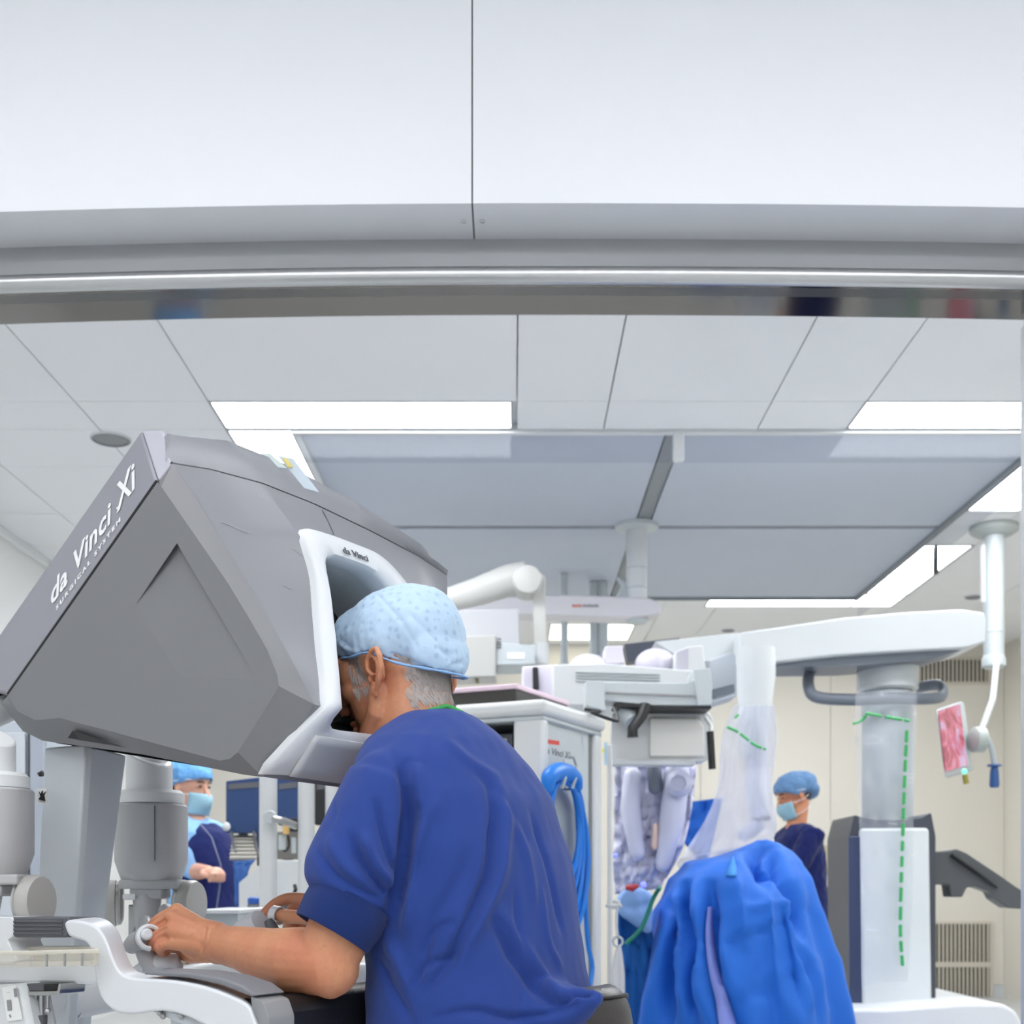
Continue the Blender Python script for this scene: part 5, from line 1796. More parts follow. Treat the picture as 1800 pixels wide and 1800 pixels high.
# grey verticals and white housings in the middle distance
o_ = thing('pendant_column', 'grey double ceiling column between two bright lights at the far end', 'ceiling pendant', P(1052, 1170, 8.2))
for x, r in ((1044, .03), (1060, .035)):
    c = P(x, 1170, 8.2); MB().cyl(c, (c.x, c.y, CEIL), r, 20).build('pole', M_EQ2, o_)
c = P(992, 1168, 8.0)
o2 = thing('pendant_column', 'slender pale hanging pole left of the grey double column', 'ceiling pendant', c)
MB().cyl(c, (c.x, c.y, CEIL), .024, 16).build('pole', M_EQ2, o2)
MB().tube([P(985, 1090, 8.0), P(1010, 1080, 8.0), P(1060, 1062, 8.0)], .03, 12).build('brace', M_EQ2, o2)
MB().lathe((c.x, c.y, c.z), -UP, [(.024, -.005), (.05, 0), (.05, .05), (.02, .06)], 20).build('pole_end', M_EQ, o2)

an = thing('anaesthetic_unit', 'white slatted equipment housing with domes behind the grey monitor bracket', 'medical unit', P(1110, 1260, 5.4))
for nm_, o_, y_, d__, m__, be in (('housing', [(972, 1168), (1060, 1166), (1215, 1178), (1250, 1190), (1250, 1240), (972, 1240)], 5.3, .4, M_EQ, .02),
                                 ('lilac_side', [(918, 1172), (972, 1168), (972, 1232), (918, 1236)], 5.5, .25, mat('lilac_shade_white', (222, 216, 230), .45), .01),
                                 ('black_strip', [(936, 1172), (946, 1172), (948, 1212), (937, 1212)], 5.46, .03, M_BLACK, .004),
                                 ('cup', [(1063, 1136), (1094, 1134), (1098, 1166), (1063, 1168)], 5.45, .14, mat('lilac_white', (214, 210, 224), .4), .012)):
    m_ = MB(); m_.px(o_, y_, d__, 3); m_.build(nm_, m__, an, bevel=be)
for k in range(4):
    m_ = MB(); m_.px([(1012, 1180 + k * 5), (1160, 1184 + k * 5), (1160, 1186 + k * 5), (1012, 1182 + k * 5)], 5.29, .02); m_.build('slat', M_EQ2, an, smooth=0)
MB().ell(P(1035, 1172, 5.5), (.085, .08, .055), 24, 12).build('dome', mat('lilac_white', (214, 210, 224), .4), an)
MB().ell(P(1152, 1168, 5.5), (.09, .09, .07), 24, 12).build('dome', mat('lilac_white', (214, 210, 224), .4), an)
m_ = MB(); m_.px([(1186, 1146), (1210, 1136), (1236, 1134), (1242, 1190), (1186, 1190)], 5.35, .1, 3); m_.build('screen_back', M_EQ, an, bevel=.008)
m_ = MB(); m_.px([(1190, 1146), (1210, 1140), (1210, 1176), (1190, 1178)], 5.345, .01, 1); m_.build('screen_face', mat('lilac_grey', (190, 188, 200), .4), an, smooth=0)
dk = MB(); dk.px([(1098, 1132), (1196, 1121), (1186, 1133), (1168, 1142), (1140, 1147), (1126, 1160), (1104, 1162)], 5.85, .12, 2)
o_ = dk.build('lamp_shroud', mat('slate_dark', (70, 74, 86), .45), bevel=.008); tag(o_, 'dark slate wedge-shaped shroud above the white domes', 'lamp shroud')

# grey monitor bracket with white display back below it
mb = thing('display', 'white display on a grey slotted bracket with black underside beside the equipment cart', 'display', P(1150, 1345, 4.6))
for nm_, o_, y_, d__, m__, be in (('bracket_end', [(1030, 1196), (1062, 1198), (1064, 1250), (1030, 1240)], 4.45, .16, M_EQ2, .008),
                                 ('bracket_arm', [(1058, 1198), (1205, 1200), (1232, 1192), (1250, 1192), (1251, 1242), (1150, 1241), (1058, 1232)], 4.5, .12, M_EQ2, .008),
                                 ('bracket_block', [(1220, 1176), (1248, 1174), (1252, 1194), (1252, 1240), (1226, 1240)], 4.48, .16, M_EQ2, .008),
                                 ('black_underside', [(1080, 1236), (1150, 1240), (1251, 1241), (1251, 1246), (1150, 1246), (1080, 1242)], 4.49, .14, M_BLACK, .002),
                                 ('display_back', [(1075, 1254), (1245, 1250), (1254, 1262), (1254, 1330), (1236, 1340), (1075, 1340)], 4.62, .08, M_EQ, .02),
                                 ('inner_frame', [(1142, 1262), (1225, 1262), (1238, 1276), (1238, 1330), (1142, 1330)], 4.605, .02, mat('warm_white', (232, 230, 224), .42), .008),
                                 ('lower_rail', [(1078, 1334), (1222, 1336), (1222, 1346), (1078, 1345)], 4.58, .06, M_GREYP, .005)):
    m_ = MB(); m_.px(o_, y_, d__, 3); m_.build(nm_, m__, mb, bevel=be)
m_ = MB(); m_.px([(1066, 1216), (1222, 1222), (1222, 1225), (1066, 1219)], 4.495, .01); m_.build('bracket_slot', M_MIDG, mb, smooth=0)
MB().tube([P(1134, 1240, 4.5), P(1126, 1262, 4.48), P(1112, 1280, 4.47), P(1112, 1296, 4.47)], [.026, .024, .022, .022], 12, flat=.7).build('black_handle', M_BLACK, mb)
MB().tube([P(1098, 1250, 4.55), P(1112, 1268, 4.52)], .03, 10).build('hinge_web', M_EQ2, mb)
MB().cyl(P(1252, 1352, 4.55), P(1248, 1286, 4.55), .0135, 16).build('grip_bar', M_BLACK, mb)
MB().tube([P(1240, 1262, 4.58), P(1250, 1276, 4.56), P(1249, 1290, 4.55)], .008, 10).build('grip_mount', M_EQ, mb)

# ------------------------------------------------------------------ patient cart with boom, column and draped arm
pc = thing('robot_patient_cart', 'white robot patient cart with dark framed tower and long overhead boom', 'surgical robot', P(1620, 1800, 5.6))
pc.location.z = 0
Mw = mat('robot_white', (212, 216, 217), .38)
bm_ = MB(); bm_.px([(1362, 1103), (1480, 1086), (1590, 1076), (1690, 1071), (1730, 1077), (1734, 1090), (1733, 1128), (1700, 1138), (1560, 1146), (1470, 1152), (1362, 1164), (1300, 1164), (1300, 1112)], 5.35, .34, 4)
bm_.build('boom', Mw, pc, bevel=.03, seg=3)
m_ = MB(); m_.px([(1150, 1128), (1300, 1112), (1300, 1150), (1240, 1164), (1185, 1150)], 5.5, .25, 4); m_.build('boom_end', Mw, pc, bevel=.02)
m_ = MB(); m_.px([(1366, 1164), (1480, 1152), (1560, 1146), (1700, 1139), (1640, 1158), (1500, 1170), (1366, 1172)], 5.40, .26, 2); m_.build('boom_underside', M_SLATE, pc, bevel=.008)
hcx = P(1560, 1180, 5.62)
zq = lambda py, Y=5.62: CAMZ + (HOR - py) / FPX * Y
MB().lathe((hcx.x, hcx.y, 0), UP, [(.122, zq(1216)), (.134, zq(1212)), (.136, zq(1165)), (.128, zq(1150)), (.10, zq(1141)), (.04, zq(1139))], 36).build('column_head', Mw, pc)
MB().lathe((hcx.x, hcx.y, 0), UP, [(.105, .55), (.112, .7), (.112, zq(1218)), (.10, zq(1214))], 36).build('column', M_EQ2, pc)
MB().tube(spline([P(1510, 1168, 5.7), P(1450, 1172, 5.6), P(1424, 1182, 5.55), P(1422, 1210, 5.5), P(1438, 1226, 5.48), P(1500, 1230, 5.46), P(1560, 1228, 5.44), P(1625, 1228, 5.48), P(1655, 1224, 5.55), P(1656, 1208, 5.6), P(1640, 1204, 5.66), P(1610, 1210, 5.7)], 5), .026, 12, flat=.8).build('helm_bar', M_SLATE, pc)
# tower: dark frame, white cover
m_ = MB(); m_.px([(1502, 1432), (1520, 1438), (1550, 1441), (1590, 1440), (1620, 1437), (1637, 1428), (1645, 1470), (1645, 1775), (1640, 1792), (1494, 1792), (1492, 1470)], 5.28, .36, 4)
m_.build('tower_frame', mat('tower_charcoal', (66, 70, 80), .4), pc, bevel=.015)
m_ = MB(); m_.px([(1512, 1456), (1634, 1455), (1639, 1780), (1516, 1786)], 5.262, .05, 8); m_.build('tower_cover', mat('tower_white', (226, 230, 230), .38), pc, bevel=.012)
m_ = MB(); m_.px([(1492, 1470), (1512, 1470), (1518, 1785), (1494, 1788)], 5.27, .02, 2); m_.build('tower_edge', mat('tower_blue_black', (52, 64, 98), .35), pc, bevel=.005)
# handle on the side
m_ = MB(); m_.px([(1640, 1497), (1668, 1495), (1682, 1492), (1700, 1500), (1760, 1540), (1800, 1568), (1850, 1575), (1850, 1592), (1800, 1598), (1772, 1596), (1748, 1580), (1742, 1568), (1715, 1558), (1700, 1560), (1692, 1577), (1671, 1577), (1668, 1555), (1640, 1555)], 5.36, .10, 3)
m_.build('drive_handle', mat('handle_charcoal', (84, 86, 88), .45), pc, bevel=.012)
MB().tube([P(1672, 1503, 5.345), P(1720, 1536, 5.345), P(1752, 1560, 5.345)], [.012, .013, .010], 10, flat=.6).build('handle_rib', M_BLACK, pc)
bb_ = MB(); bb_.px([(1470, 1774), (1560, 1774), (1700, 1764), (1762, 1764), (1785, 1776), (1798, 1800), (1800, 1880), (1470, 1880)], 5.0, 1.0, 8)
bb_.build('base_cover', mat('base_white', (234, 236, 238), .38), pc, bevel=.04, seg=3)
MB().bb(P(1480, 0, 5.3).x, P(1795, 0, 5.3).x, 5.05, 5.95, .04, .2).build('base_skirt', M_EQ2, pc, bevel=.02)
MB().tube(spline([P(1650, 1772, 5.2), P(1690, 1763, 5.2), P(1720, 1764, 5.2), P(1760, 1772, 5.2)], 4), .012, 8).build('base_loop', M_EQ2, pc)
# hanging instrument arm in its film
ay = 5.15
MB().tube([P(1328, 1140, ay), P(1328, 1200, ay), P(1324, 1330, ay)], [.078, .078, .052], 24).build('arm_upper', Mw, pc)
m_ = MB(); m_.px([(1345, 1150), (1364, 1150), (1364, 1195), (1352, 1205), (1345, 1205)], ay + .02, .09, 3); m_.build('arm_shoulder', Mw, pc, bevel=.01)
MB().cyl(P(1330, 1352, ay), P(1328, 1318, ay), .047, 20).build('arm_sleeve', mat('lilac_grey2', (196, 198, 210), .4), pc)
MB().tube([P(1330, 1346, ay), P(1331, 1390, ay), P(1336, 1436, ay)], [.046, .048, .036], 20).build('arm_lower', mat('arm_bright', (228, 230, 232), .35), pc)
MB().lathe(P(1338, 1438, ay), (P(1338, 1446, ay) - P(1336, 1436, ay)), [(.034, -.004), (.037, 0), (.037, .012), (.03, .016)], 24).build('arm_ring', M_BLACK, pc)
MB().tube([P(1336, 1446, ay), P(1318, 1462, ay), P(1300, 1472, ay)], [.032, .03, .026], 14).build('instrument_drive', mat('lilac_grey3', (176, 180, 196), .4), pc)
m_ = MB(); m_.px([(1244, 1160), (1285, 1146), (1300, 1160), (1295, 1225), (1250, 1240), (1244, 1225)], 5.45, .14, 4); m_.build('arm_rear', mat('arm_grey_blue', (200, 206, 214), .4), pc, bevel=.015)  # rear arm in its own pale grey-blue
m_ = MB(); m_.px([(1252, 1212), (1290, 1202), (1292, 1216), (1252, 1228)], 5.44, .02, 2); m_.build('arm_rear_trim', M_SLATE, pc, bevel=.004)
f1 = sheetpx([(1290, 1240), (1268, 1300), (1262, 1380), (1240, 1440), (1196, 1508)], [(1362, 1240), (1366, 1300), (1358, 1380), (1366, 1450), (1352, 1492)], ay - .10, 22, 30, .035, 3, 5)
f1.build('arm_drape', M_FILM2, pc, smooth=180, label='clear plastic sleeve draped over the hanging arm')
f2 = sheetpx([(1502, 1216), (1500, 1300), (1510, 1440), (1512, 1560), (1514, 1720)], [(1612, 1216), (1610, 1300), (1606, 1440), (1604, 1560), (1594, 1716)], 5.24, 18, 40, .02, 9, 6, lambda u, v: .24 * (1 - v) * 0 + (.24 if v < .42 else .24 - .24 * min(1, (v - .42) / .06)) - .0)
f2 = sheetpx([(1504, 1216), (1502, 1300), (1510, 1440), (1512, 1560), (1514, 1730)], [(1612, 1216), (1610, 1300), (1606, 1440), (1604, 1560), (1596, 1726)], 5.235, 18, 40, .010, 9, 7)
f2.build('column_drape', M_FILM, pc, smooth=180, label='clear plastic sheet hanging down the column and tower')


def tape(pts, Y, wpx, parent, dash=True, per=9):
    s_ = [q for q in spline([Vector((a, b, 0)) for a, b in pts], 10)]
    acc = 0
    pieces, cur = [], [s_[0]]
    for a, b in zip(s_[:-1], s_[1:]):
        cur.append(b); acc += (b - a).length
        if dash and acc > per * (2.2 if len(pieces) % 2 == 0 else .35):
            pieces.append(cur); cur = [b]; acc = 0
    if len(cur) > 1: pieces.append(cur)
    for k, pc_ in enumerate(pieces):
        if dash and k % 2: continue
        p3 = [P(q.x, q.y, Y) for q in pc_]
        MB().tube(p3, wpx / FPX * Y * .62, 8, flat=.6).build('green_tape', M_GREEN, parent)


tape([(1522, 1254), (1556, 1260), (1598, 1267)], 5.22, 7, pc, True, 12)
tape([(1500, 1272), (1512, 1268), (1522, 1258)], 5.24, 7, pc, False)
tape([(1594, 1284), (1592, 1330), (1589, 1400), (1587, 1470), (1584, 1560), (1583, 1640), (1587, 1704)], 5.215, 8, pc, True, 8)
tape([(1278, 1278), (1296, 1286), (1312, 1298), (1328, 1310), (1346, 1317)], ay - .15, 7, pc, True, 9)
tape([(1292, 1262), (1298, 1256)], ay - .15, 6, pc, False)

# ------------------------------------------------------------------ draped patient table and films
YD_ = 4.75
dr = MB()
rows_ = [(1476, 1338, 8, .03), (1484, 1338, 30, .07), (1498, 1330, 58, .13), (1516, 1306, 100, .20), (1545, 1298, 118, .27), (1600, 1296, 138, .33), (1680, 1300, 162, .37), (1800, 1302, 190, .40), (1975, 1306, 220, .42)]
rings = []
dense_rows = []
for i in range(len(rows_) - 1):
    for k in range(10):
        u = k / 10
        dense_rows.append(tuple(rows_[i][j] * (1 - u) + rows_[i + 1][j] * u for j in range(4)))
dense_rows.append(rows_[-1])
for row, cx_, hw, dd in dense_rows:
    c_ = P(cx_, row, YD_)
    v = (row - 1476) / 500
    ring = []
    for k in range(160):
        t = 2 * math.pi * k / 160
        f_ = 1 + .05 * min(1, v * 3) * math.sin(t * 9 + 1.3 * math.sin(t * 2 + v * 2)) + .03 * min(1, v * 3) * math.sin(t * 17 + 2 + v * 3)
        ring.append(Vector((c_.x + hw / FPX * YD_ * math.cos(t) * f_, c_.y + dd * math.sin(t) * f_, max(c_.z, .005))))
    rings.append(ring)
dr.loft(rings)
dme = bpy.data.meshes.new('tmpd'); dme.from_pydata([tuple(v) for v in dr.v], [], dr.f)
bmx = bmesh.new(); bmx.from_mesh(dme); bmesh.ops.recalc_face_normals(bmx, faces=bmx.faces); bmx.to_mesh(dme); bmx.free(); dme.update()
pt = thing('surgical_drape', 'big bright blue drape over the patient table, hanging in deep folds', 'drape', P(1300, 1975, YD_))
pt.location.z = 0
crease(dme, [([(1340, 1480), (1325, 1500), (1335, 1530), (1345, 1560)], .03, .03), ([(1352, 1490), (1368, 1530), (1400, 1590), (1412, 1640)], .03, .035), ([(1320, 1500), (1345, 1525), (1360, 1530)], .02, .03),
             ([(1290, 1540), (1300, 1600), (1310, 1660)], .03, -.02), ([(1370, 1560), (1390, 1680), (1420, 1790)], .03, .02), ([(1350, 1580), (1360, 1680), (1375, 1760)], .03, -.02),
             ([(1250, 1560), (1246, 1650), (1262, 1740), (1290, 1800)], .025, .05), ([(1205, 1560), (1212, 1650), (1218, 1760)], .03, .05), ([(1175, 1590), (1182, 1680), (1176, 1790)], .03, .045),
             ([(1190, 1580), (1200, 1680), (1205, 1790)], .025, -.03), ([(1225, 1560), (1235, 1680), (1240, 1790)], .025, -.03),
             ([(1270, 1660), (1330, 1640), (1420, 1600)], .012, .010), ([(1280, 1760), (1340, 1740), (1440, 1700)], .012, .010), ([(1300, 1600), (1360, 1590), (1400, 1580)], .012, -.008), ([(1400, 1640), (1430, 1720), (1440, 1790)], .02, .015)], 1.9, .018, 3, 5)
drape = place_mesh('drape_cloth', dme, M_DRAPE, pt, smooth=180)
dbv = BVHTree.FromPolygons([v.co + pt.location for v in dme.vertices], [tuple(p.vertices) for p in dme.polygons])


def ribbon(bv, pts, wpx, lift, m, name, parent):
    rows__ = [[], []]
    sp_ = spline([Vector((a, b, 0)) for a, b in pts], 6)
    for k, q in enumerate(sp_):
        w_ = wpx if not isinstance(wpx, list) else np.interp(k / (len(sp_) - 1), np.linspace(0, 1, len(wpx)), wpx)
        l_, r_ = cast(bv, q.x - w_ / 2, q.y), cast(bv, q.x + w_ / 2, q.y)
        if l_[0] and r_[0]:
            mn = min(l_[0].y, r_[0].y)
            rows__[0].append(l_[0] - Vector((0, lift, 0))); rows__[1].append(r_[0] - Vector((0, lift, 0)))
    if len(rows__[0]) > 2:
        m_ = MB(); m_.grid(rows__); return m_.build(name, m, parent, smooth=180, solid=.004)


ribbon(dbv, [(1247, 1594), (1246, 1640), (1252, 1700), (1268, 1760), (1284, 1830)], [8, 14, 16, 22, 36], .02, mat('drape_lilac_edge', (122, 136, 208), .7), 'pale_edge_strip', pt)
ribbon(dbv, [(1287, 1506), (1286, 1525), (1284, 1540)], [3, 14, 20], .015, mat('drape_pale_patch', (58, 138, 212), .7), 'pale_patch', pt)
# lower dark drape and towels left of it
tl_ = sheetpx([(1086, 1600), (1086, 1700), (1084, 1880)], [(1146, 1640), (1160, 1720), (1180, 1880)], 4.72, 16, 20, .03, 2, 5)
o_ = tl_.build('table_drape', M_TEAL, smooth=180, solid=.004); tag(o_, 'teal blue drape hanging beside the white cart post', 'drape')
tw = MB(); tw.px([(1090, 1574), (1104, 1562), (1128, 1560), (1148, 1572), (1150, 1602), (1146, 1646), (1138, 1640), (1092, 1606)], 4.60, .16, 3)
twm = remeshed(tw, .012, 6)
crease(twm, [([(1095, 1590), (1120, 1596), (1145, 1588)], .015, .012), ([(1120, 1565), (1122, 1600), (1134, 1635)], .015, -.01)], 1, .006, 1, 12)
twt = thing('towel', 'crumpled pale blue towel on the table under the lilac film', 'towel', P(1118, 1640, 4.66))
place_mesh('towel_cloth', twm, mat('pale_blue_towel', (132, 168, 222), .8), twt, smooth=180)
o_ = MB().tube([P(1101, 1560, 4.58), P(1112, 1561, 4.57), P(1122, 1557, 4.57)], [.010, .014, .006], 10).build('red_clip', mat('red_plastic', (170, 50, 60), .4)); tag(o_, 'small red clip on the pale blue towel', 'clip')
o_ = MB().ell(P(1131, 1555, 4.56), (.011, .011, .011), 14, 8).build('indicator_lamp', mat('blue_glow', (120, 130, 255), .4, emit=(120, 130, 255), estr=1.2)); tag(o_, 'tiny glowing blue lamp next to the red clip', 'lamp')
o_ = MB().ell(P(1082, 1503, 4.62), (.008, .008, .008), 12, 8).build('indicator_lamp', mat('blue_glow', (120, 130, 255), .4, emit=(120, 130, 255), estr=1.2)); tag(o_, 'tiny glowing blue lamp at the edge of the lilac film by the cart post', 'lamp')
o_ = MB().tube(spline([P(1160, 1560, 4.5), P(1148, 1580, 4.55), P(1128, 1630, 4.55), P(1100, 1660, 4.55)], 6), .008, 8).build('green_tube', mat('green_tube', (20, 120, 100), .5)); tag(o_, 'thin green tube crossing in front of the blue towel', 'tube')
# second robot arm group in lilac film
fl_ = thing('draped_robot_arm', 'robot arm wrapped in milky lilac film hanging below the white display', 'surgical robot', P(1150, 1600, 4.9))
g = sheetpx([(1080, 1346), (1080, 1450), (1078, 1520), (1082, 1572)], [(1224, 1346), (1216, 1420), (1200, 1490), (1160, 1562)], 4.86, 30, 36, .05, 4, 7)
g.build('film', mat('lilac_film', (208, 208, 228), .3, var=.04, vscale=10), fl_, smooth=180, solid=.003)
for nm_, pts_, r_, m__ in (('arm_link', [(1112, 1365), (1108, 1420), (1120, 1500)], [.035, .04, .03], M_LILAC), ('arm_joint', [(1150, 1352), (1152, 1384)], [.028, .028], M_SLATE), ('arm_link', [(1190, 1360), (1182, 1440), (1166, 1520)], [.05, .05, .03], M_LILAC), ('arm_plunger', [(1152, 1452), (1150, 1488)], [.012, .014], mat('peach_plastic', (224, 196, 184), .4))):
    MB().tube([P(a, b, 4.80) for a, b in pts_], r_, 14, round_ends=True).build(nm_, m__, fl_)
MB().lathe(P(1194, 1378, 4.74), (-.2, -1, 0), [(.03, -.02), (.05, 0), (.05, .03), (.03, .05), (.022, .04)], 24).build('arm_pulley', M_LILAC, fl_)
o_ = sheetpx([(1210, 1410), (1206, 1450), (1202, 1480)], [(1270, 1402), (1262, 1440), (1240, 1530)], 5.6, 12, 14, .03, 6, 5).build('screen_drape', mat('screen_drape_blue', (34, 108, 206), .7), smooth=180, solid=.004)
tag(o_, 'blue drape screen behind the clear arm sleeve', 'drape')
o_ = sheetpx([(1196, 1508), (1190, 1520), (1200, 1536)], [(1350, 1478), (1345, 1490), (1310, 1510)], 4.95, 16, 10, .03, 8, 6).build('film_skirt', M_FILM2, smooth=180)
tag(o_, 'clear film skirt gathered on top of the blue drape', 'plastic film')
# clear bag hung from the cart hook
bg = thing('clear_bag', 'small clear plastic bag hanging by a ring from the cart hook', 'bag', P(1088, 1745, 4.26))
b_ = MB()
b_.tube([P(1088, 1662, 4.26), P(1087, 1680, 4.26), P(1086, 1710, 4.26), P(1087, 1745, 4.26)], [.012, .026, .040, .038], 18, flat=.6)
b_.build('pouch', sheet_mat('bag_film', (232, 230, 228), .6, .15, .4), bg)
MB().tube([P(1086, 1655, 4.26) + Vector((.016 * math.cos(t), 0, .016 * math.sin(t))) for t in np.linspace(0, 2 * math.pi, 20)], .004, 6).build('ring', M_EQ2, bg)
MB().tube([P(1085, 1595, 4.26), P(1083, 1620, 4.26), P(1086, 1650, 4.26)], .004, 6).build('cord', M_GREYP, bg)

# ------------------------------------------------------------------ endoscope screen, pole, window frame
sc_ = thing('endoscope_screen', 'small swivel screen showing a pink and violet endoscope picture', 'screen', P(1690, 1366, 5.2))
m_ = MB(); m_.prism([P(1645, 1246, 5.2), P(1690, 1231, 5.38), P(1707, 1354, 5.38), P(1660, 1367, 5.2)], Vector((.03, .05, 0))); m_.build('housing', M_EQ2, sc_, bevel=.008)


def screen_mat():
    m = bpy.data.materials.new('endoscope_picture'); m.use_nodes = True
    nt = m.node_tree; b = nt.nodes['Principled BSDF']
    tc = nt.nodes.new('ShaderNodeTexCoord')
    n = nt.nodes.new('ShaderNodeTexNoise'); n.inputs['Scale'].default_value = 9; n.inputs['Detail'].default_value = 5; n.inputs['Distortion'].default_value = 1.2
    nt.links.new(tc.outputs['Object'], n.inputs['Vector'])
    r = nt.nodes.new('ShaderNodeValToRGB')
    r.color_ramp.elements[0].position = .3; r.color_ramp.elements[0].color = rgb(120, 44, 66)
    r.color_ramp.elements[1].position = .72; r.color_ramp.elements[1].color = rgb(214, 206, 246)
    e = r.color_ramp.elements.new(.5); e.color = rgb(222, 120, 140)
    nt.links.new(n.outputs['Fac'], r.inputs[0])
    b.inputs['Base Color'].default_value = (0, 0, 0, 1)
    nt.links.new(r.outputs[0], b.inputs['Emission Color']); b.inputs['Emission Strength'].default_value = .9
    b.inputs['Roughness'].default_value = .2
    return m


m_ = MB(); m_.prism([P(1650, 1250, 5.193), P(1686, 1238, 5.355), P(1700, 1345, 5.355), P(1662, 1356, 5.193)], Vector((.002, -.004, 0))); m_.build('picture', screen_mat(), sc_, smooth=0)
MB().ell(P(1695, 1356, 5.19), (.012, .01, .012), 14, 8).build('power_lamp', mat('mint_glow', (120, 240, 200), .4, emit=(120, 240, 200), estr=.8), sc_)
MB().tube([P(1696, 1362, 5.24), P(1699, 1378, 5.24)], .012, 10).build('plug', mat('dull_brass2', (150, 140, 60), .5), sc_)
MB().lathe(P(1712, 1300, 5.36), (1, .1, 0), [(.03, -.02), (.055, 0), (.055, .04), (.03, .05)], 22).build('swivel', mat('swivel_sage', (172, 182, 176), .45), sc_)
MB().tube(spline([P(1722, 1292, 5.4), P(1736, 1300, 5.42), P(1744, 1320, 5.44), P(1748, 1344, 5.45)], 5), .012, 10).build('curved_arm', M_EQ2, sc_)
MB().lathe(P(1748, 1344, 5.45), -UP, [(.03, 0), (.032, .006), (.014, .012), (.018, .03), (.021, .09), (.016, .10)], 18).build('blue_handle', mat('handle_blue', (52, 92, 150), .45), sc_)
MB().tube([P(1722, 1292, 5.4), P(1745, 1230, 5.6), P(1752, 1165, 6.0)], .014, 10).build('carrier_rod', M_EQ2, sc_)
c = P(1747, 1165, 6.93)
pp_ = thing('pendant_pole', 'thick pale ceiling pole with collar at the far end of the robot boom', 'ceiling pendant', (c.x, 6.93, CEIL))
MB().cyl((c.x, 6.93, c.z), (c.x, 6.93, CEIL), .055, 26).build('pole', M_EQ2, pp_)
MB().lathe((c.x, 6.93, CEIL), -UP, [(.13, -.01), (.13, .03), (.10, .05), (.056, .055)], 28).build('flange', mat('flange_grey', (176, 182, 180), .45), pp_)
MB().lathe((c.x, 6.93, zp(1110)), UP, [(.0555, -.01), (.058, -.008), (.058, .004), (.0555, .006)], 26).build('joint', M_EQ2, pp_)
MB().lathe((c.x, 6.93, c.z), -UP, [(.055, -.04), (.064, -.02), (.064, .02), (.05, .03)], 26).build('end_collar', M_EQ2, pp_)
MB().bb(c.x - .075, c.x - .058, 6.9, 6.93, zp(1060), zp(960)).build('side_conduit', M_GREYP, pp_)

# ------------------------------------------------------------------ equipment behind the console
tq = thing('equipment_trolley', 'pale trolley frame with two bright upright posts under the console visor', 'trolley', P(500, 1900, 4.2))
tq.location.z = 0
for x0, x1, nm_ in ((456, 487, 'post'), (524, 553, 'post'), (572, 596, 'post')):
    a, b = P(x0, 1300, 4.2), P(x1, 1300, 4.2)
    o_ = MB().cyl(((a.x + b.x) / 2, 4.2, .12), ((a.x + b.x) / 2, 4.2, 1.42), (b.x - a.x) / 2, 20).build(nm_, M_EQ, tq)
MB().tube([P(474, 1436, 4.15), P(484, 1440, 4.12), P(500, 1444, 4.14), P(520, 1452, 4.2)], .012, 10).build('clamp_arm', M_STEEL, tq)
MB().lathe(P(476, 1437, 4.14), (0, -1, 0), [(.02, 0), (.024, .01), (.02, .02)], 14).build('clamp_knob', M_EQ2, tq)
MB().bb(P(420, 0, 4.3).x, P(640, 0, 4.3).x, 4.22, 4.7, .44, .50).build('shelf', M_EQ2, tq, bevel=.006)
MB().bb(P(380, 0, 4.3).x, P(650, 0, 4.3).x, 4.1, 4.75, .10, .16).build('base', M_EQ2, tq, bevel=.01)
m_ = MB(); m_.px([(486, 1512), (600, 1512), (600, 1572), (486, 1572)], 4.5, .25, 2); m_.build('drawer_unit', M_EQ, tq, bevel=.01)
m_ = MB(); m_.px([(486, 1572), (640, 1574), (640, 1586), (486, 1584)], 4.35, .35, 1); m_.build('worktop', M_EQ, tq, bevel=.004)
m_ = MB(); m_.px([(420, 1552), (457, 1520), (457, 1606), (420, 1606)], 4.55, .25, 2); m_.build('side_bin', M_EQ, tq, bevel=.006)
MB().tube([P(518, 1556, 4.34), P(520, 1563, 4.33), P(518, 1568, 4.34)], .007, 8).build('black_hook', M_BLACK, tq)
for lab, o__, y_, m__ in (('dark blue back of a screen beside the nurse in the pale gown', [(397, 1373), (458, 1366), (458, 1468), (450, 1468), (450, 1464), (397, 1464)], 4.9, M_NAVYP), ('dark blue screen back between the two bright trolley posts', [(486, 1366), (526, 1366), (526, 1440), (486, 1440)], 4.9, M_NAVYP), ('black screen edge at the shoulder of the seated person', [(553, 1366), (600, 1366), (600, 1450), (553, 1450)], 4.95, M_BLACK)):
    t_ = thing('monitor', lab, 'monitor', P((o__[0][0] + o__[1][0]) / 2, max(q[1] for q in o__), y_))
    m_ = MB(); m_.px(o__, y_, .06, 2); m_.build('housing', m__, t_, bevel=.006)
    x = (o__[0][0] + o__[1][0]) / 2; yb = max(q[1] for q in o__)
    q_ = P(x, yb - 20, y_ + .09)
    MB().cyl(q_, (q_.x, q_.y, .0), .02, 12).build('stem', M_DARK, t_)
    MB().lathe((q_.x, q_.y, 0), UP, [(.06, 0), (.06, .012), (.03, .03)], 24).build('stand_base', M_DARK, t_)
    m_ = MB(); m_.px([(o__[0][0] + 4, 1378), (o__[1][0] - 4, 1374), (o__[1][0] - 4, 1384), (o__[0][0] + 4, 1388)], y_ - .003, .006); m_.build('back_vent', M_DARK, t_, smooth=0)
m_ = MB(); m_.px([(450, 1464), (458, 1464), (458, 1522), (452, 1522)], 4.85, .04, 1); o_ = m_.build('screen_post', mat('post_navy', (36, 48, 70), .45), bevel=.004); tag(o_, 'dark narrow post below the blue screen back', 'post')
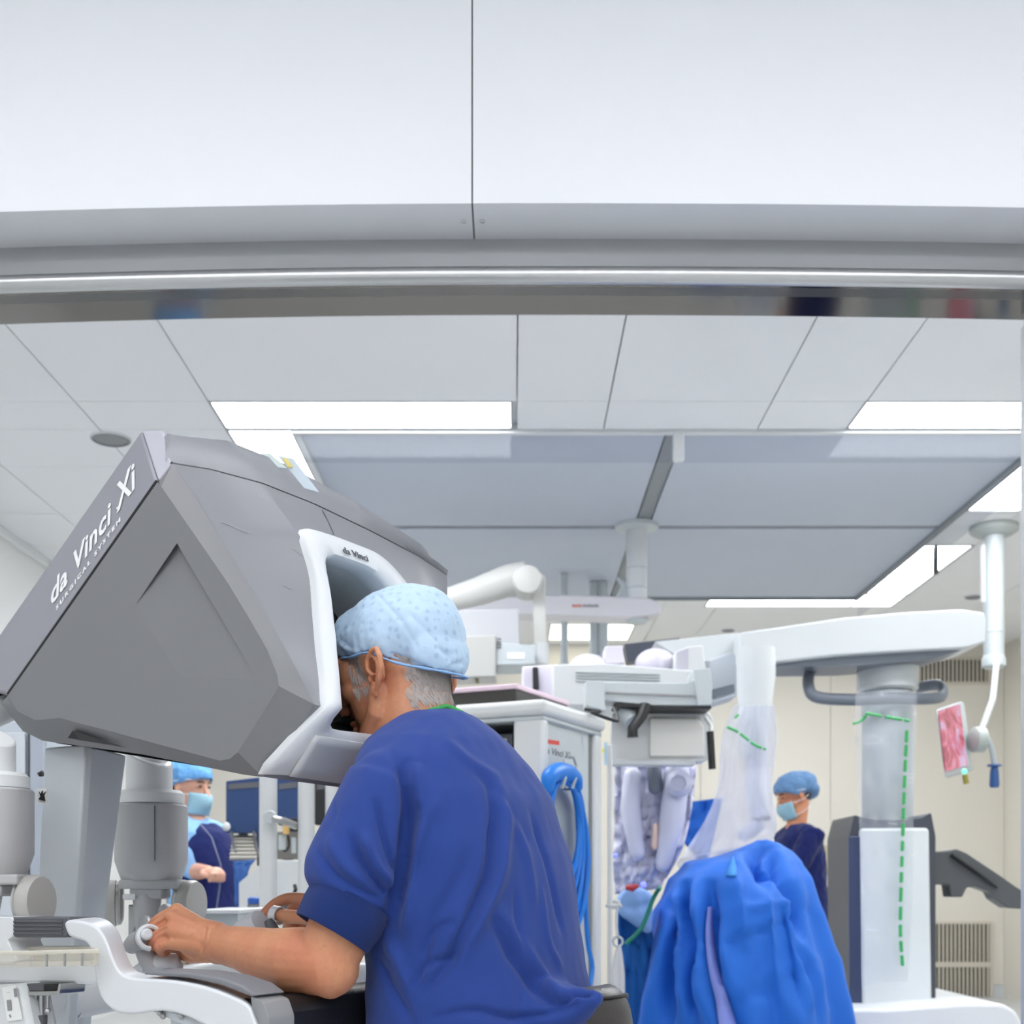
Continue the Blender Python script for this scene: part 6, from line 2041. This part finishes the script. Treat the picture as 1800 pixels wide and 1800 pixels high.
o_ = MB().ell(P(398, 1453, 4.86), (.016, .014, .018), 16, 10).build('swivel_knob', M_EQ); tag(o_, 'white swivel knob at the lower corner of the blue screen', 'knob')
# keyboard tilted below the screen
kb = thing('keyboard', 'beige grey keyboard tilted under the dark blue screen', 'keyboard', P(428, 1505, 4.8))
ko, ku, kv = P(403, 1507, 4.75), (P(450, 1507, 4.75) - P(403, 1507, 4.75)), (P(410, 1468, 4.95) - P(403, 1507, 4.75))
m_ = MB(); m_.prism([ko, ko + ku, ko + ku + kv - ku * .14, ko + kv], (0, .01, -.012)); m_.build('case', mat('keyboard_beige', (176, 172, 162), .5), kb, bevel=.003)
for r in range(5):
    for k in range(9):
        u, v = (k + .5) / 9, .12 + r * .17
        c_ = ko + ku * (u * (1 - .14 * v)) + kv * v
        MB().box(c_ + Vector((0, -.004, .003)), (.0095, .012, .004)).build('key', mat('key_grey', (196, 194, 188), .5), kb, smooth=0)
for x in (403, 442):
    MB().tube([P(x + 4, 1462, 4.9), P(x + 9, 1490, 4.82), P(x + 14, 1506, 4.78)], .006, 8).build('strap', M_DARK, kb)
o_ = sheetpx([(410, 1514), (412, 1540), (414, 1600)], [(448, 1512), (436, 1532), (418, 1600)], 4.75, 10, 12, .015, 3, 6).build('hanging_cloth', mat('cloth_mid_blue', (66, 110, 180), .8), smooth=180, solid=.004)
tag(o_, 'mid blue cloth hanging below the keyboard', 'cloth')
jr = thing('lidded_jar', 'grey jar with blue lid standing on the trolley by the white post', 'jar', P(448, 1604, 4.4))
MB().lathe(P(449, 1606, 4.4), UP, [(.026, 0), (.028, .004), (.028, .030), (.024, .034)], 20).build('jar_body', mat('jar_grey', (120, 124, 126), .4), jr)
MB().lathe(P(449, 1606, 4.4), UP, [(.024, .034), (.027, .035), (.027, .054), (.02, .058)], 20).build('lid', mat('lid_blue', (40, 92, 178), .45), jr)
it = thing('infusion_pump', 'dark pump with yellow-tipped bottle between the trolley posts', 'pump', P(506, 1512, 4.6))
for o__, y_, d__, m__, nm_ in (([(489, 1436), (500, 1436), (500, 1450), (489, 1450)], 4.55, .05, M_BLACK, 'clamp'), ([(510, 1438), (523, 1438), (523, 1462), (510, 1462)], 4.55, .06, M_BLACK, 'clamp'), ([(487, 1462), (524, 1462), (524, 1510), (487, 1510)], 4.66, .08, mat('pump_grey', (124, 120, 116), .45), 'body'), ([(512, 1472), (520, 1472), (520, 1500), (512, 1500)], 4.655, .01, M_EQ2, 'display')):
    m_ = MB(); m_.px(o__, y_, d__, 1); m_.build(nm_, m__, it, bevel=.003)
MB().lathe(P(503, 1466, 4.56), UP, [(.012, 0), (.012, .03), (.009, .05), (.006, .055)], 14).build('yellow_tip', mat('amber', (222, 180, 110), .4), it)
MB().lathe(P(496, 1494, 4.58), UP, [(.014, 0), (.014, .05), (.01, .055)], 14).build('bottle', M_EQ2, it)
MB().tube(spline([P(489, 1480, 4.6), P(500, 1496, 4.58), P(508, 1486, 4.58), P(506, 1468, 4.58)], 5), .004, 6).build('tube', M_BLACK, it)
# pale bench and blue-lidded things low between hands
o_ = thing('bench', 'pale grey bench edge behind the hands of the seated person', 'bench', P(420, 1900, 3.0)); o_.location.z = 0
m_ = MB(); m_.px([(330, 1605), (418, 1605), (418, 1650), (330, 1650)], 3.0, .4, 1); m_.build('front', M_EQ2, o_, bevel=.006)
m_ = MB(); m_.px([(328, 1600), (420, 1600), (420, 1606), (328, 1606)], 2.98, .44, 1); m_.build('top', M_EQ, o_, bevel=.003)
m_ = MB(); m_.px([(300, 1650), (420, 1650), (395, 1900), (300, 1900)], 3.02, .36, 1); m_.build('plinth', M_EQ2, o_, bevel=.004)
for x in (331, 340, 348):
    MB().tube([P(x - 9, 1676, 2.9), P(x, 1718, 2.9), P(x + 3, 1750, 2.9)], .006, 8).build('brown_hose', mat('hose_tan', (178, 156, 128), .5), o_)
for o__, lab, m__, nm_ in (([(395, 1700), (430, 1712), (455, 1726), (420, 1735), (398, 1728)], 'bright blue tub seen under the forearm', mat('tub_blue', (10, 116, 210), .5), 'tub'), ([(382, 1704), (398, 1702), (402, 1726), (388, 1726)], 'dark navy object beside the bright blue tub', mat('navy_rubber', (18, 26, 60), .5), 'pouch')):
    m_ = MB(); m_.px(o__, 2.7, .2, 3); q = m_.build(nm_, m__, bevel=.01); tag(q, lab, nm_)
# cabinet behind the outer manipulator arm
cbn = thing('tall_cabinet', 'tall pale blue-grey cabinet behind the outer manipulator arm', 'cabinet', P(40, 1900, 3.1)); cbn.location.z = 0
a, b = P(-60, 0, 3.0).x, P(84, 0, 3.0).x
MB().bb(a, b, 3.0, 3.15, .05, 1.30).build('body', mat('cabinet_bluegrey', (200, 208, 216), .45), cbn, bevel=.006)
xm2 = P(52, 0, 3.0).x
MB().bb(xm2 - .003, xm2 + .003, 2.996, 3.002, .1, 1.28).build('door_gap', M_DARK, cbn, smooth=0)
for z in (.12,):
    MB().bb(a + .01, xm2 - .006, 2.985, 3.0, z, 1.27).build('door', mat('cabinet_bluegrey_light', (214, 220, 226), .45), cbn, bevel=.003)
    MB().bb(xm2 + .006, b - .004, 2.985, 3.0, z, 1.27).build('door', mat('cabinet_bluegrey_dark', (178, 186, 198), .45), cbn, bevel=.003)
MB().tube([P(68, 1362, 2.92), P(74, 1358, 2.92), P(76, 1364, 2.92)], .006, 8).build('latch', M_BLACK, cbn)
m_ = MB(); m_.px([(64, 1386), (82, 1386), (82, 1412), (64, 1412)], 2.06, .003); o_ = m_.build('warning_sticker', mat('sticker_white', (240, 240, 236), .5), con, smooth=0)
m_ = MB(); m_.px([(67, 1405), (79, 1408), (77, 1398), (80, 1391), (75, 1396), (74, 1389), (71, 1396), (68, 1391), (71, 1400)], 2.056, .003); m_.build('sticker_symbol', M_BLACK, con, smooth=0)

# ------------------------------------------------------------------ theatre staff in the background
def staff(label, hc, f, tilt, c7, pelvis, arms, cols, skin, capcol, cap_ax, mask=True, rim=(.012, .36), seed=1):
    """hc head centre, f facing, c7 neck base, pelvis; arms: (shoulder offset side, elbow, wrist, sleeve fraction)"""
    f = Vector(f).normalized(); l = Vector((0, 0, 1)).cross(f)        # l: the person's own left
    hf = (f * math.cos(tilt) - UP * math.sin(tilt)); hu = (UP * math.cos(tilt) + f * math.sin(tilt))
    h = lambda a, b, c: hc + hf * a + hu * b + l * c
    t = thing('person', label, 'person', Vector((pelvis.x, pelvis.y, 0)))
    b = MB()
    b.ell(h(-.008, .03, 0), (hf * .097, l * .075, hu * .09), 24, 14)
    b.ell(h(.038, -.035, 0), (hf * .05, l * .055, hu * .08), 20, 12)
    b.ell(h(.062, -.095, 0), (hf * .028, l * .03, hu * .022), 14, 10)
    b.tube([h(.085, .015, 0), h(.108, -.035, 0)], [.009, .014], 10, round_ends=True)
    for s in (-1, 1):
        b.ell(h(.072, .012, .03 * s), (hf * .012, l * .013, hu * .008), 10, 6)
        b.ell(h(-.005, -.012, .076 * s), (hf * .014, l * .007, hu * .03), 12, 8)
    b.ell(h(.082, -.066, 0), (hf * .012, l * .022, hu * .01), 10, 6)
    b.tube([h(-.02, -.03, 0), c7 + f * .03, c7 + f * .03 - UP * .08], [.056, .055, .07], 18)
    b.tube([c7 - UP * .05 + f * .03, pelvis + UP * .1, pelvis], [.08, .09, .09], 16)
    top = MB()
    mid = c7.lerp(pelvis, .5)
    rings = []
    for u, a, w_ in ((.0, .05, .07), (.06, .085, .14), (.16, .11, .18), (.4, .125, .175), (.7, .12, .165), (1.0, .13, .18), (1.2, .135, .185)):
        c_ = c7.lerp(pelvis, u) + f * .02
        rings.append([c_ + f * (a * math.cos(q)) + l * (w_ * math.sin(q)) for q in [2 * math.pi * k / 32 for k in range(32)]])
    top.loft(rings)
    for s, el, wr, fr, fist in arms:
        sh = c7 + l * (.165 * s) - UP * .07 + f * .02
        b.tube([sh, el, el.lerp(wr, .3), wr], [.04, .04, .038, .027], 14, round_ends=True)
        d = (wr - el).normalized()
        side = d.cross(UP).normalized(); dn = side.cross(d).normalized()
        if dn.z > 0: dn = -dn
        palm = wr + d * .045
        b.ell(palm, (d * .05, side * .04, dn * .018), 14, 8)
        if fist:
            b.ell(palm + d * .03 + dn * .012, (d * .038, side * .042, dn * .032), 16, 10)
        for k in range(4):
            o_ = side * (.027 - .018 * k)
            k0 = palm + d * .038 + o_
            b.tube([k0, k0 + d * (.03 - .004 * abs(k - 1)) + dn * .012, k0 + d * .022 + dn * .036, k0 + d * .0 + dn * .040] if fist else [k0, k0 + d * .035 + dn * .006, k0 + d * (.065 - .006 * abs(k - 1)) + dn * .02], [.0095, .009, .008, .0075] if fist else [.0095, .0085, .0075], 8, round_ends=True)
        b.tube([palm - d * .02 + side * .032, palm + d * .015 + side * .05 + dn * .012, palm + d * .045 + side * .04 + dn * .02], [.013, .011, .009], 8, round_ends=True)
        top.tube([c7 - UP * .05 + f * .02 + l * (.06 * s), sh, sh.lerp(el, .5), el] + ([el.lerp(wr, fr)] if fr > 0 else []), [.06, .066, .064, .058] + ([.050] if fr > 0 else []), 18, round_ends=True)
    feet = Vector((pelvis.x, pelvis.y, 0))
    trm = MB()
    trm.ell(pelvis - UP * .02, (f * .13, l * .17, UP * .12), 20, 12)
    for s in (-1, 1):
        hip = pelvis + l * (.085 * s) - UP * .04
        kn = Vector((hip.x, hip.y, hip.z * .52)) + f * .03
        an = Vector((hip.x, hip.y, .09)) + l * (.01 * s)
        b.tube([hip, kn, an], [.07, .05, .035], 12)
        b.tube([an, an + f * .02 - UP * .05], [.035, .034], 10)
        trm.tube([hip, kn, Vector((an.x, an.y, .10))], [.10, .078, .062], 16)
        sh_ = MB(); sh_.tube([an - f * .05 - UP * .045, an + f * .06 - UP * .048, an + f * .16 - UP * .058], [.043, .042, .03], 14, round_ends=True)
        for v in sh_.v: v.z = max(v.z, .002)
        sh_.build('clog', M_WHITE2, t, smooth=60)
    place_mesh('body', remeshed(b, .0045, 4), skin, t, smooth=180)
    tm = remeshed(top, .008, 8)
    crease(tm, [], 1, .010, seed, 14)
    place_mesh('scrub_top', tm, cols[0], t, smooth=180)
    place_mesh('scrub_trousers', remeshed(trm, .010, 6), cols[1], t, smooth=180)
    cp_ = MB()
    for (a, bb, ax) in cap_ax:
        cp_.ell(h(a, bb, 0), (hf * ax[0], l * ax[1], hu * ax[2]), 24, 16)
    cm = remeshed(cp_, .005, 6)
    bm = bmesh.new(); bm.from_mesh(cm)
    bmesh.ops.delete(bm, geom=[v for v in bm.verts if (v.co - hc).dot(hu) < rim[0] + rim[1] * (v.co - hc).dot(hf)], context='VERTS')
    for v in bm.verts:
        v.co += v.normal * (.006 * noise.noise(v.co * 26) + .003 * noise.noise(v.co * 60))
    bm.to_mesh(cm); bm.free()
    co = place_mesh('surgical_cap', cm, capcol, t, smooth=180, solid=.002)
    for s in (-1, 1):
        MB().ell(h(.083, .010, .030 * s), (hf * .004, l * .010, hu * .005), 12, 8).build('eye', mat('dark_eye', (48, 36, 30), .3), t)
        MB().tube([h(.092, .030, .016 * s), h(.090, .034, .032 * s), h(.078, .030, .046 * s)], .0035, 6).build('eyebrow', mat('dark_brown_hair', (58, 42, 34), .6, bump=.6, bscale=200), t)
    hr_ = MB()
    hr_.ell(h(-.05, -.005, 0), (hf * .056, l * .070, hu * .045), 20, 12)
    hr_.build('hair', mat('dark_brown_hair', (58, 42, 34), .6, bump=.6, bscale=200), t, smooth=180)
    # cap ties
    MB().tube([h(.09, .045, .0), h(.05, .035, .072), h(-.02, .02, .085), h(-.09, .01, .05), h(-.115, .01, 0), h(-.09, .01, -.05), h(-.02, .02, -.085), h(.05, .035, -.072), h(.09, .045, 0)], .006, 8, flat=.6).build('cap_tie', mat('tie_pale', (196, 204, 222), .7), co)
    if mask:
        mk = MB()
        rows = []
        for j in range(9):
            v = j / 8
            row = []
            for i in range(15):
                u = (i / 14 - .5) * 2
                ang = u * 1.15
                rr = .072 + .028 * (1 - abs(u)) * math.sin(math.pi * min(1, v + .12))
                row.append(h(.028 + rr * math.cos(ang), -.02 - .095 * v, .078 * math.sin(ang)))
            rows.append(row)
        mk.grid(rows)
        mo = mk.build('face_mask', mat('mask_pale', (150, 190, 206), .7), t, smooth=180, solid=.003)
        for s in (-1, 1):
            for z0 in (-.03, -.10):
                MB().tube([h(.055, z0, .072 * s), h(-.01, z0, .082 * s), h(-.085, z0 + .025, .052 * s), h(-.10, z0 + .02, 0)] if z0 > -.05 else [h(.055, z0, .07 * s), h(.01, z0 + .005, .066 * s), h(-.045, z0 + .02, .052 * s), h(-.078, z0 + .025, 0)], .004, 6, flat=.5).build('mask_tie', mat('tie_white', (226, 226, 232), .7), mo)
    return t


M_NAVY = mat('dark_navy_cotton', (26, 36, 92), .85, bump=.3, bscale=900, sheen=.1, spec=.2)
M_SKY = mat('sky_blue_gown', (140, 186, 234), .8, bump=.2, bscale=700)
M_CAPB = mat('bouffant_blue', (98, 136, 178), .75, bump=.3, bscale=300, var=.15, vscale=30)
M_CAPS = mat('bouffant_sky', (104, 164, 220), .75, bump=.3, bscale=300, var=.12, vscale=20)

YN = 6.9
hcn = P(1396, 1398, YN)
nurse = staff('standing person in dark navy scrubs and blue bouffant cap, bowed towards the draped table', hcn, (-.97, -.22, 0), math.radians(20),
              P(1409, 1449, YN), P(1421, 1606, YN + .02),
              [(1, P(1393, 1535, YN - .18), P(1345, 1560, YN - .2), .25, False), (-1, P(1392, 1535, YN + .2), P(1345, 1560, YN + .12), .25, False)],
              (M_NAVY, M_NAVY), M_SKIN, M_CAPB, [(-.005, .045, (.108, .09, .085)), (-.07, .04, (.075, .09, .075)), (-.095, .005, (.05, .078, .06))], True, (-.008, .55), 3)

YM = 5.6
hcm = P(334, 1384, YM)
nur2 = staff('masked person in navy tunic over sky blue sleeves beside the manipulator arm', hcm, (.90, -.44, 0), math.radians(8),
             P(330, 1438, YM), P(352, 1618, YM),
             [(-1, P(338, 1532, YM - .12), P(366, 1532, YM - .27), .12, True), (1, P(402, 1520, YM + .12), P(412, 1580, YM + .02), .3, False)],
             (M_SKY, M_SKY), M_SKIN2, M_CAPS, [(-.005, .045, (.106, .086, .085)), (-.06, .05, (.07, .086, .07))], True, (.012, .36), 5)
# navy tunic worn over the sky blue sleeves
f_ = Vector((.90, -.44, 0)).normalized(); l_ = UP.cross(f_)
tn = MB(); rings = []
c7_, pv_ = P(330, 1438, YM), P(352, 1618, YM)
for u, a, w_ in ((.05, .075, .075), (.14, .130, .155), (.3, .150, .19), (.5, .158, .195), (.8, .158, .196), (1.1, .162, .205), (1.35, .166, .21)):
    c_ = c7_.lerp(pv_, u) + f_ * .03 + l_ * .03
    rings.append([c_ + f_ * (a * math.cos(q)) + l_ * (w_ * math.sin(q)) for q in [2 * math.pi * k / 36 for k in range(36)]])
tn.loft(rings)
tm_ = remeshed(tn, .009, 6); crease(tm_, [], 1, .008, 9, 12)
place_mesh('tunic', tm_, M_NAVY, nur2, smooth=180)
ny = MB(); ny.tube([P(352, 1448, YM - .17), P(372, 1472, YM - .19), P(388, 1520, YM - .20), P(386, 1560, YM - .2), P(380, 1600, YM - .2)], .005, 6, flat=.5)
ny.build('tunic_cord', mat('cord_grey', (112, 118, 140), .6), nur2)
